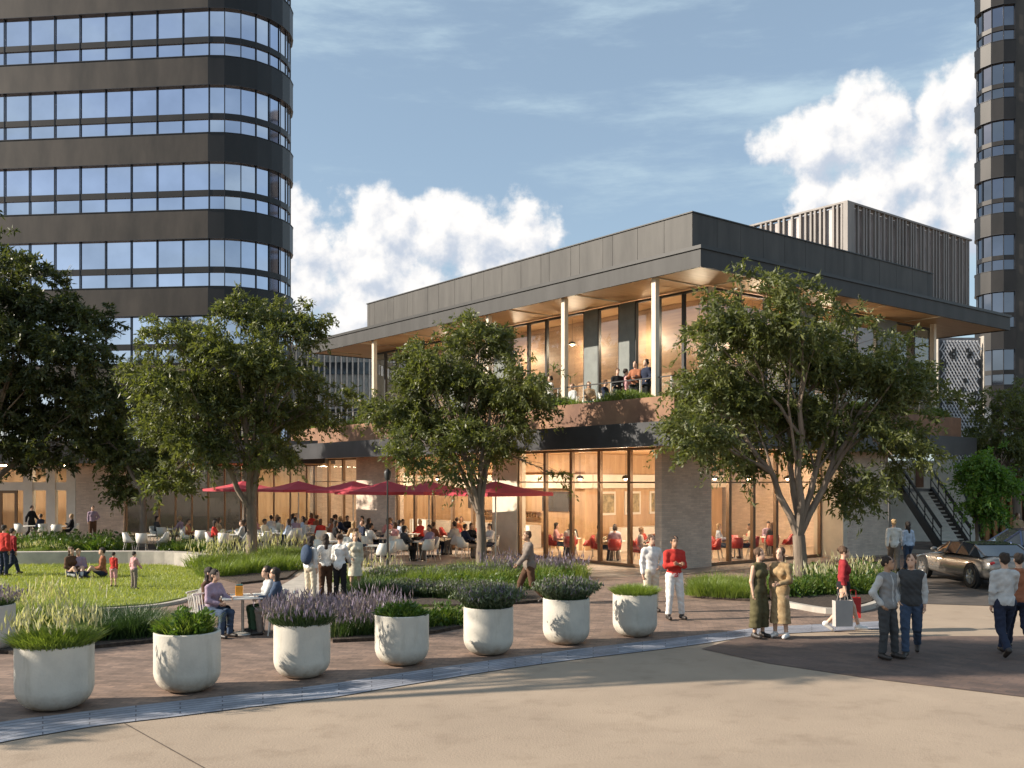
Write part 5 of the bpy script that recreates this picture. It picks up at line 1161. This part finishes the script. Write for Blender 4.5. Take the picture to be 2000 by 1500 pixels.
# ============================================================ FURNITURE
M_chw = mat('white_plastic', (0.72, 0.69, 0.62), 0.5, var=.04); M_chr = mat('red_plastic', (0.40, 0.035, 0.03), 0.45, var=.06)
M_legw = mat('pale_metal', (0.55, 0.52, 0.47), 0.4, .5); M_tab = mat('white_table', (0.78, 0.75, 0.68), 0.4, var=.03)
def chair_proto(m, ml, rod=False):
    t = thing('chair', '', 'chair'); b = MB()
    # bucket shell: rounded seat rising into back and arms, facing -Y
    n = 12; inner = []; vs = []; fs = []
    ring_ = [(math.cos(a), math.sin(a)) for a in [math.pi * 2 * i / n for i in range(n)]]
    lev = [(.0, 0, .44), (.19, 0, .44), (.235, .01, .47), (.26, .03, .60)]
    for r, dy, z in lev[1:]:
        for c, s in ring_:
            zz = z
            if z > .5: zz = .47 + (.40 if s > .3 else (.18 if s > -.5 else .02)) * (1 if s > -.9 else 0)
            vs.append((c * r, s * r + dy, zz))
    b.add(vs, [(l * n + i, l * n + (i + 1) % n, (l + 1) * n + (i + 1) % n, (l + 1) * n + i) for l in range(2) for i in range(n)] + [tuple(range(n - 1, -1, -1))])
    o = b.build('seat_shell', m, t, 'all'); sm = o.modifiers.new('solid', 'SOLIDIFY'); sm.thickness = .014
    for sx in (-1, 1):
        for sy in (-1, 1): b = MB(); b.tube([(sx * .15, sy * .14, .44), (sx * .22, sy * .22, 0)], [.013, .010], 6); b.build('leg', ml, t)
    return t
def table_proto(m, square=False):
    t = thing('table', '', 'table'); b = MB()
    if square: b.box(-.38, .38, -.38, .38, .725, .755)
    else: b.lathe([(.001, .72), (.40, .72), (.415, .735), (.41, .752), (.001, .755)], 28)
    b.build('table_top', m, t, True, bevel=.004 if square else 0); b = MB(); b.tube([(0, 0, .03), (0, 0, .72)], .028, 10); b.build('pedestal', M_legw, t, True)
    b = MB(); b.lathe([(.001, .035), (.06, .033), (.22, .018), (.23, .0)], 20); b.build('base', M_legw, t, True); return t
cw_, cr_, tw_ = chair_proto(M_chw, M_legw), chair_proto(M_chr, M_legw), table_proto(M_tab)
used = {}
def put(proto, loc, rz, label, group):
    first = proto not in used; used[proto] = 1; return place(proto, first, loc, rz, label, group)
ORD = ['nearest', 'second', 'third', 'fourth', 'fifth', 'sixth', 'seventh', 'eighth']
rnd = random.Random(21)
COLS = [('white', 'white'), ('navy', 'navy'), ('black', 'black'), ('tan', 'tan'), ('rust', 'orange brown'), ('lgrey', 'pale grey'), ('red', 'red'), ('lblue', 'pale blue'), ('cream', 'cream'), ('mauve', 'mauve'), ('charcoal', 'charcoal'), ('pink', 'pink')]
seatpose = [ps_('table', 'table', 'sit', 'sit', .12), ps_('lap', 'table', 'sit', 'sit', .02), ps_('phone', 'lap', 'sit', 'sit', .05)]
ci = 0
def setting(loc, name, proto_c, chairs, seats, rot, grp, zf=.02, cc='white shell'):
    """a table with chairs; chairs: angles; seats: which of them are taken"""
    global ci
    put(tw_, (loc[0], loc[1], zf), rot, 'round white top pedestal table: ' + name, 'round white tables ' + grp)
    words = {0: 'right of', 1: 'behind', 2: 'left of', 3: 'in front of'}
    for j, a in enumerate(chairs):
        ang = rot + a; dx, dy = math.cos(ang), math.sin(ang); L = (loc[0] + dx * .68, loc[1] + dy * .68, zf)
        wd = words[int(((math.degrees(ang) % 360) + 45) // 90) % 4]; rz = ang - math.pi / 2
        put(proto_c, L, rz, '%s chair %s the %s' % (cc, wd, name), cc + ' chairs ' + grp)
        if j in seats:
            cn, cw2 = COLS[ci % len(COLS)]; hs = ['short', 'long', 'short', 'bob'][(ci // 2) % 4]; fem = hs != 'short'
            d = dict(top=CL[cn], bottom=CL[['navy', 'taupe', 'black', 'denim'][ci % 4]], hair=[0, 0, 1, 0, 1, 0, 2][ci % 7], skin=[0, 1, 0, 2, 1][ci % 5], hair_style=hs)
            if fem: d['fem'] = 1
            person('diner in %s, %s hair, %s %s' % (cw2, {'short': 'short', 'long': 'long', 'bob': 'bobbed'}[hs], wd, name), (L[0] + dx * -.06, L[1] + dy * -.06, zf), rz, seatpose[ci % 3], d, 1.72, .026, 'diners ' + grp)
            ci += 1
H_ = math.pi / 2
# terrace: row against the facade and rows further out
for i, u in enumerate([8.2, 10.6, 13.2, 15.8, 18.4, 21.0, 23.6]):
    p = PW(-1.7, u); setting((p.x, p.y), '%s facade row table' % ORD[i], cw_, [0, H_ * 2.05, H_ * 3.05] if i % 2 else [0.1, 2 * H_, H_], [0, 1, 2], RZ + rnd.uniform(-.2, .2), 'on the terrace')
for i, u in enumerate([8.6, 11.2, 14.0, 16.8, 19.6, 22.4]):
    p = PW(-4.3, u); setting((p.x, p.y), '%s umbrella row table' % ORD[i], cw_, [0, 2 * H_, 3 * H_], [0, 1, 2] if i > 1 else [0, 1], RZ + rnd.uniform(-.3, .3), 'on the terrace')
for i, u in enumerate([7.6, 10.6, 17.5, 20.5]):
    p = PW(-6.9, u); setting((p.x, p.y), '%s planting row table' % ORD[i], cw_, [0.2, 2.1 * H_, 3.2 * H_], [1] if i != 1 else [], RZ + rnd.uniform(-.3, .3), 'on the terrace')
# inside the pavilion
for i, (v, u) in enumerate([(1.5, 1.6), (1.6, 3.9), (1.5, 6.3), (1.6, 11.4), (1.6, 14.2)]):
    p = PW(v, u); setting((p.x, p.y), '%s table inside the left glass' % ORD[i], cr_, [0, H_, 2 * H_, 3 * H_], [0, 1, 2] if i < 3 else [0, 2], RZ + .78, 'inside the pavilion', .032, 'red shell')
for i, (v, u) in enumerate([(3.7, 1.7), (6.0, 1.7), (8.4, 1.8), (5.2, 4.6)]):
    p = PW(v, u); setting((p.x, p.y), ('%s table inside the right glass' % ORD[i]) if i < 3 else 'table deep behind the right glass', cr_, [0, H_, 2 * H_, 3 * H_], [0, 2] if i != 1 else [1, 3], RZ + .78, 'inside the pavilion', .032, 'red shell')
# cafe tables on the left, and the white one in the back bed
for i, (x, Y) in enumerate([(60, 49.6), (115, 49.2), (285, 41.2)]):
    setting((X_at(x, Y), Y), ['table by the left shop door', 'table by the white shop columns', 'lone table in the back bed gap'][i], cw_, [0, 2 * H_, 3 * H_], [0] if i < 2 else [], rnd.uniform(-.3, .3), 'on the left')
for i, (x, Y) in enumerate([(395, 43.5), (445, 41.5), (540, 43.0), (330, 46.5)]):
    setting((X_at(x, Y), Y), ['shaded table left of the lawn tree', 'table right behind the lawn tree', 'table far right of the lawn tree', 'table behind the small dark tree'][i], cw_, [0, 2 * H_, 3 * H_], [0, 1], rnd.uniform(-.3, .3), 'beyond the lawn tree')
# balcony chairs
for i, px in enumerate((1118, 1150, 1182)):
    p = bal(px, 1.15); put(cw_, tuple(p), R(-60 + 60 * i), 'white chair on the balcony under the %s of the three seated people' % ['left', 'middle', 'right'][i], 'white chairs on the balcony')
# near table with four seated women
nt = G(474, 1238); T_ = thing('cafe_table', 'square white cafe table on a single leg left of the lavender planter', 'table', (nt.x, nt.y, .006), R(20))
b = MB(); b.box(-.42, .42, -.42, .42, .73, .76); b.build('table_top', M_tab, T_, bevel=.006)
b = MB(); b.tube([(0, 0, .03), (0, 0, .73)], .03, 10); b.build('pedestal', M_legw, T_, True)
b = MB(); b.lathe([(.001, .04), (.05, .04), (.24, .02), (.25, 0)], 20); b.build('base', M_legw, T_, True)
dk = thing('drink_jug', 'orange drink in a square jug standing on the near cafe table', 'jug', (nt.x - .08, nt.y + .05, .767), R(10))
b = MB(); b.box(-.075, .075, -.075, .075, 0, .2); b.build('jug', mat('orange_juice', (.75, .30, .03), .2, var=.05), dk, bevel=.01); b = MB(); b.box(-.06, .06, -.06, .06, .201, .225); b.build('lid', mat('teal_lid', (.04, .16, .15), .4), dk, bevel=.004)
def rodchair(loc, rz, label):
    t = thing('wire_chair', label, 'chair', loc, rz, 'white slatted chairs at the near cafe table'); b = MB()
    for k in range(7): b._bar((-.2 + k * .066, -.2, .45), (-.2 + k * .066, .2, .45), .04, .015)
    b.build('seat', M_chw, t); b = MB()
    for k in range(7): b._bar((-.2 + k * .066, .2, .45), (-.2 + k * .066, .27, .82), .02, .012)
    b._bar((-.23, .275, .83), (.23, .275, .83), .03, .03); b.build('backrest', M_chw, t)
    for sx in (-1, 1):
        for sy in (-1, 1): b = MB(); b.tube([(sx * .21, sy * .19, .45), (sx * .23, sy * .23, 0)], .012, 6); b.build('leg', M_chw, t)
for lab_, dx, dy, rz, o_, lb in [
    ('woman with very long dark hair seated at the left of the near cafe table', -.78, .12, 80, dict(top=CL['brown'], bottom=CL['navy'], fem=1, hair=0, hair_style='long'), 'white slatted chair under the woman with very long dark hair'),
    ('woman in a mauve grey top seated at the left of the near cafe table', -.52, -.30, 60, dict(top=CL['mauve'], bottom=CL['denim'], fem=1, hair=0, hair_style='bob'), 'white slatted chair under the woman in the mauve grey top'),
    ('person in a pale grey top seated at the far side of the near cafe table', .48, .35, -60, dict(top=CL['lgrey'], bottom=CL['green'], fem=1, hair=0, hair_style='bob'), 'white slatted chair under the person in the pale grey top at the near table'),
    ('woman in a denim top with long dark hair seated right of the near cafe table', .74, -.02, -80, dict(top=CL['denim'], bottom=CL['taupe'], fem=1, hair=0, hair_style='long'), 'white slatted chair under the woman in the denim jacket')]:
    person(lab_, (nt.x + dx, nt.y + dy, .006), R(rz), ps_('table', 'lap', 'sit', 'sit', .12), o_, 1.68, .017); rodchair((nt.x + dx * 1.04, nt.y + dy * 1.04, .006), R(rz), lb)

# umbrellas
M_red = mat('umbrella_red', (0.50, 0.05, 0.075), 0.75, var=.08, vscale=2)
um = thing('umbrella', '', 'umbrella'); b = MB(); hw = 1.5
rim = [(hw * sx, hw * sy) for sx, sy in ((1, 1), (0, 1.0), (-1, 1), (-1.0, 0), (-1, -1), (0, -1.0), (1, -1), (1.0, 0))]
vs = [(0, 0, 3.05)]; N = 6
for x, y in rim:
    for k in range(1, N + 1): t = k / N; vs.append((x * t, y * t, 3.05 - .42 * t - .05 * math.sin(math.pi * t)))
fs = []
for i in range(8):
    a, c = 1 + i * N, 1 + ((i + 1) % 8) * N; fs.append((0, a, c))
    for k in range(N - 1): fs.append((a + k, a + k + 1, c + k + 1, c + k))
nv = len(vs)
for i in range(8): x, y, z = vs[1 + i * N + N - 1]; vs.append((x, y, z - .12))
for i in range(8): fs.append((1 + i * N + N - 1, nv + i, nv + (i + 1) % 8, 1 + ((i + 1) % 8) * N + N - 1))
b.add(vs, fs); cn_ = b.build('canopy', M_red, um); s_ = cn_.modifiers.new('solid', 'SOLIDIFY'); s_.thickness = .008
b = MB(); b.tube([(0, 0, 0), (0, 0, 3.12)], .028, 8); b.build('pole', M_legw, um, True)
b = MB(); b.lathe([(.001, .08), (.26, .07), (.28, .0)], 20); b.build('base', M_blk, um, True)
for i, (x, y) in enumerate(rim): b = MB(); b._bar((0, 0, 2.97), (x * .97, y * .97, 2.56), .02, .02); b.build('rib', M_legw, um)
def um_at(px, v):
    k = (px - 1000) / F; a = PW(v, 0); u = (a.x - a.y * k) / (0.6207 + 0.784 * k); return PW(v, u, .02)
UM = [(968, -2.9, 'nearest red umbrella, right of the trunk of the left facade tree'), (838, -2.9, 'red umbrella half behind the tree of the left facade, left of its trunk'), (690, -2.9, 'red umbrella in front of the stone wall of the pavilion'), (583, -3.2, 'red umbrella just right of the lawn tree'), (475, -4.2, 'red umbrella behind the lawn tree'), (757, -4.2, 'red umbrella between the stone wall and the glazing, by the lamp post')]
for i, (px, v, lb) in enumerate(UM): place(um, i == 0, tuple(um_at(px, v)), RZ + .1 * (i % 3), lb, 'red square umbrellas over the terrace')
# lamp post on the terrace
lpp = Vector((X_at(757, 33.5), 33.5, .02)); lp = thing('lamp_post', 'slim dark lamp post with a small lantern on the dining terrace', 'lamp post', lpp)
b = MB(); b.tube([(0, 0, 0), (0, 0, 3.1)], [.045, .03], 8); b.build('post', M_blk, lp, True); b = MB(); b.lathe([(.001, 3.5), (.10, 3.42), (.14, 3.34), (.09, 3.1), (.03, 3.08)], 10); b.build('lantern', M_blk, lp, True)

# ============================================================ CARS
def car(name, label, loc, rz, paint, L=4.5, Wd=1.82, H=1.38, open_top=False):
    t = thing(name, label, 'car', loc, rz)       # front towards +Y in local space
    st_ = [(-.5, .52, .74, .62), (-.485, .36, .86, .80), (-.44, .27, .93, .93), (-.34, .22, .95, .98), (-.2, .20, .93, 1.0), (0, .20, .90, 1.0), (.15, .20, .88, 1.0), (.24, .21, .86, .99), (.36, .24, .80, .96), (.45, .30, .70, .88), (.485, .38, .62, .78), (.5, .46, .56, .62)]
    b = MB(); vs = []; fs = []; n = 16
    for yy, zb, zt, wf in st_:
        for k in range(n):
            a = 2 * math.pi * k / n + math.pi / n; c, s = math.cos(a), math.sin(a); e = .42
            vs.append((math.copysign(abs(c) ** e, c) * Wd / 2 * wf * (1 - .06 * max(0, s)), yy * L, (zb + zt) / 2 + math.copysign(abs(s) ** e, s) * (zt - zb) / 2))
    m_ = len(st_)
    for i in range(m_ - 1):
        for k in range(n): fs.append((i * n + k, i * n + (k + 1) % n, (i + 1) * n + (k + 1) % n, (i + 1) * n + k))
    fs += [tuple(range(n - 1, -1, -1)), tuple((m_ - 1) * n + k for k in range(n))]
    b.add(vs, [tuple(reversed(f)) for f in fs]); b.build('body', paint, t, 'all')
    # cabin: glass shell with a painted roof and pillars
    cab = [(-.40, .90, .94, .66), (-.26, .92, H - .05, .60), (-.1, .92, H, .58), (.04, .90, H - .03, .60), (.20, .87, .90, .70)]
    b = MB(); vs = []; fs = []
    for yy, zb, zt, wf in cab: vs += [(-Wd / 2 * .90, yy * L, zb), (-Wd / 2 * wf * 1.15, yy * L, zt), (Wd / 2 * wf * 1.15, yy * L, zt), (Wd / 2 * .90, yy * L, zb)]
    for i in range(4):
        for k in range(3): fs.append((4 * i + k, 4 * i + k + 1, 4 * i + 5 + k, 4 * i + 4 + k))
    b.add(vs, fs); b.build('cabin_glass', MATS['car_glass'], t)
    b = MB(); vs2 = [(x * 1.0, y, z + .012) for (x, y, z) in vs]
    rf = []
    for i in range(1, 3): rf.append((4 * i + 1, 4 * i + 2, 4 * i + 6, 4 * i + 5))
    b.add(vs2, rf)
    for i in (0, 1, 2, 3, 4):
        for k in ((0, 1), (3, 2)): 
            if i in (0, 4): continue
            b._bar(Vector(vs[4 * i + k[0]]) * 1.003, Vector(vs[4 * i + k[1]]) * 1.003, .05, .03)
    for (i, j) in ((0, 1), (3, 4)):
        for k in (1, 2): b._bar(vs[4 * i + k], vs[4 * j + k], .06, .04)
    b.build('roof', paint, t)
    for sx in (-1, 1):
        for yy in (-.31, .31):
            x = sx * (Wd / 2 - .10); M0 = Matrix.Translation((x, yy * L, .335)) @ Matrix.Rotation(R(90), 4, 'Y')
            b = MB(); b.M = M0; b.lathe([(.335 * .66, -.11), (.315, -.11), (.335, -.08), (.335, .08), (.315, .11), (.335 * .66, .11)], 28); w_ = b.build('wheel', MATS['tyre'], t, True)
            b = MB(); b.M = M0; z1 = sx * .105
            b.lathe([(.001, z1), (.05, z1), (.055, z1 - sx * .03), (.19, z1 - sx * .05), (.215, z1)] if True else [], 28)
            for k in range(5): a = k * 2 * math.pi / 5; b._bar((0.03 * math.cos(a), .03 * math.sin(a), z1), (.21 * math.cos(a), .21 * math.sin(a), z1), .05, .035)
            b.build('rim', MATS['alloy'], w_)
            b = MB(); b.M = Matrix.Translation((sx * (Wd / 2 - .055), yy * L, .335)) @ Matrix.Rotation(R(90), 4, 'Y'); b.lathe([(.34, -.035 if sx < 0 else .035), (.395, (-.05 if sx < 0 else .05)), (.40, 0)], 28); b.build('wheel_arch', MATS['tyre'], t, True)
        b = MB(); b.ell((sx * Wd / 2 * .66, L * .462, .62), (.17, .10, .07), 10, 6); b.build('headlight', MATS['lens'], t, True)
        b = MB(); b.ell((sx * Wd / 2 * .66, -L * .478, .76), (.19, .05, .06), 10, 6); b.build('tail_light', MATS['tail'], t, True)
        b = MB(); b.ell((sx * (Wd / 2 + .03), L * .13, .98), (.11, .06, .07), 8, 6); b.build('mirror', paint, t, True)
    return t
MATS['car_glass'] = mat('car_glass', (.03, .035, .04), .03, 0, coat=1.0); MATS['tyre'] = mat('tyre', (.015, .015, .015), .8); MATS['alloy'] = mat('alloy', (.6, .6, .6), .3, .9)
MATS['lens'] = mat('lens', (.8, .8, .78), .1, .2); MATS['tail'] = mat('tail', (.35, .01, .01), .2)
pt1 = mat('car_champagne', (.17, .158, .145), .25, .35, var=.02, coat=1.0); pt2 = mat('car_navy', (.03, .05, .12), .25, .4, var=.02, coat=1.0); pt3 = mat('car_dark', (.05, .05, .055), .25, .4, var=.02, coat=1.0)
car('parked_car', 'grey car parked beyond the plaza on the asphalt, nearer of the cars', (14.0, 29.3, .012), R(3), pt1, 4.7, 1.85, 1.26)
car('parked_car', 'dark blue car standing behind the grey car', (17.4, 33.2, .012), R(80), pt2, 4.4, 1.8, 1.42)
0 and car('parked_car', 'black car in the distance at the right edge beyond the blue car', (21.6, 37.5, .012), R(80), pt3, 4.4, 1.8, 1.42)
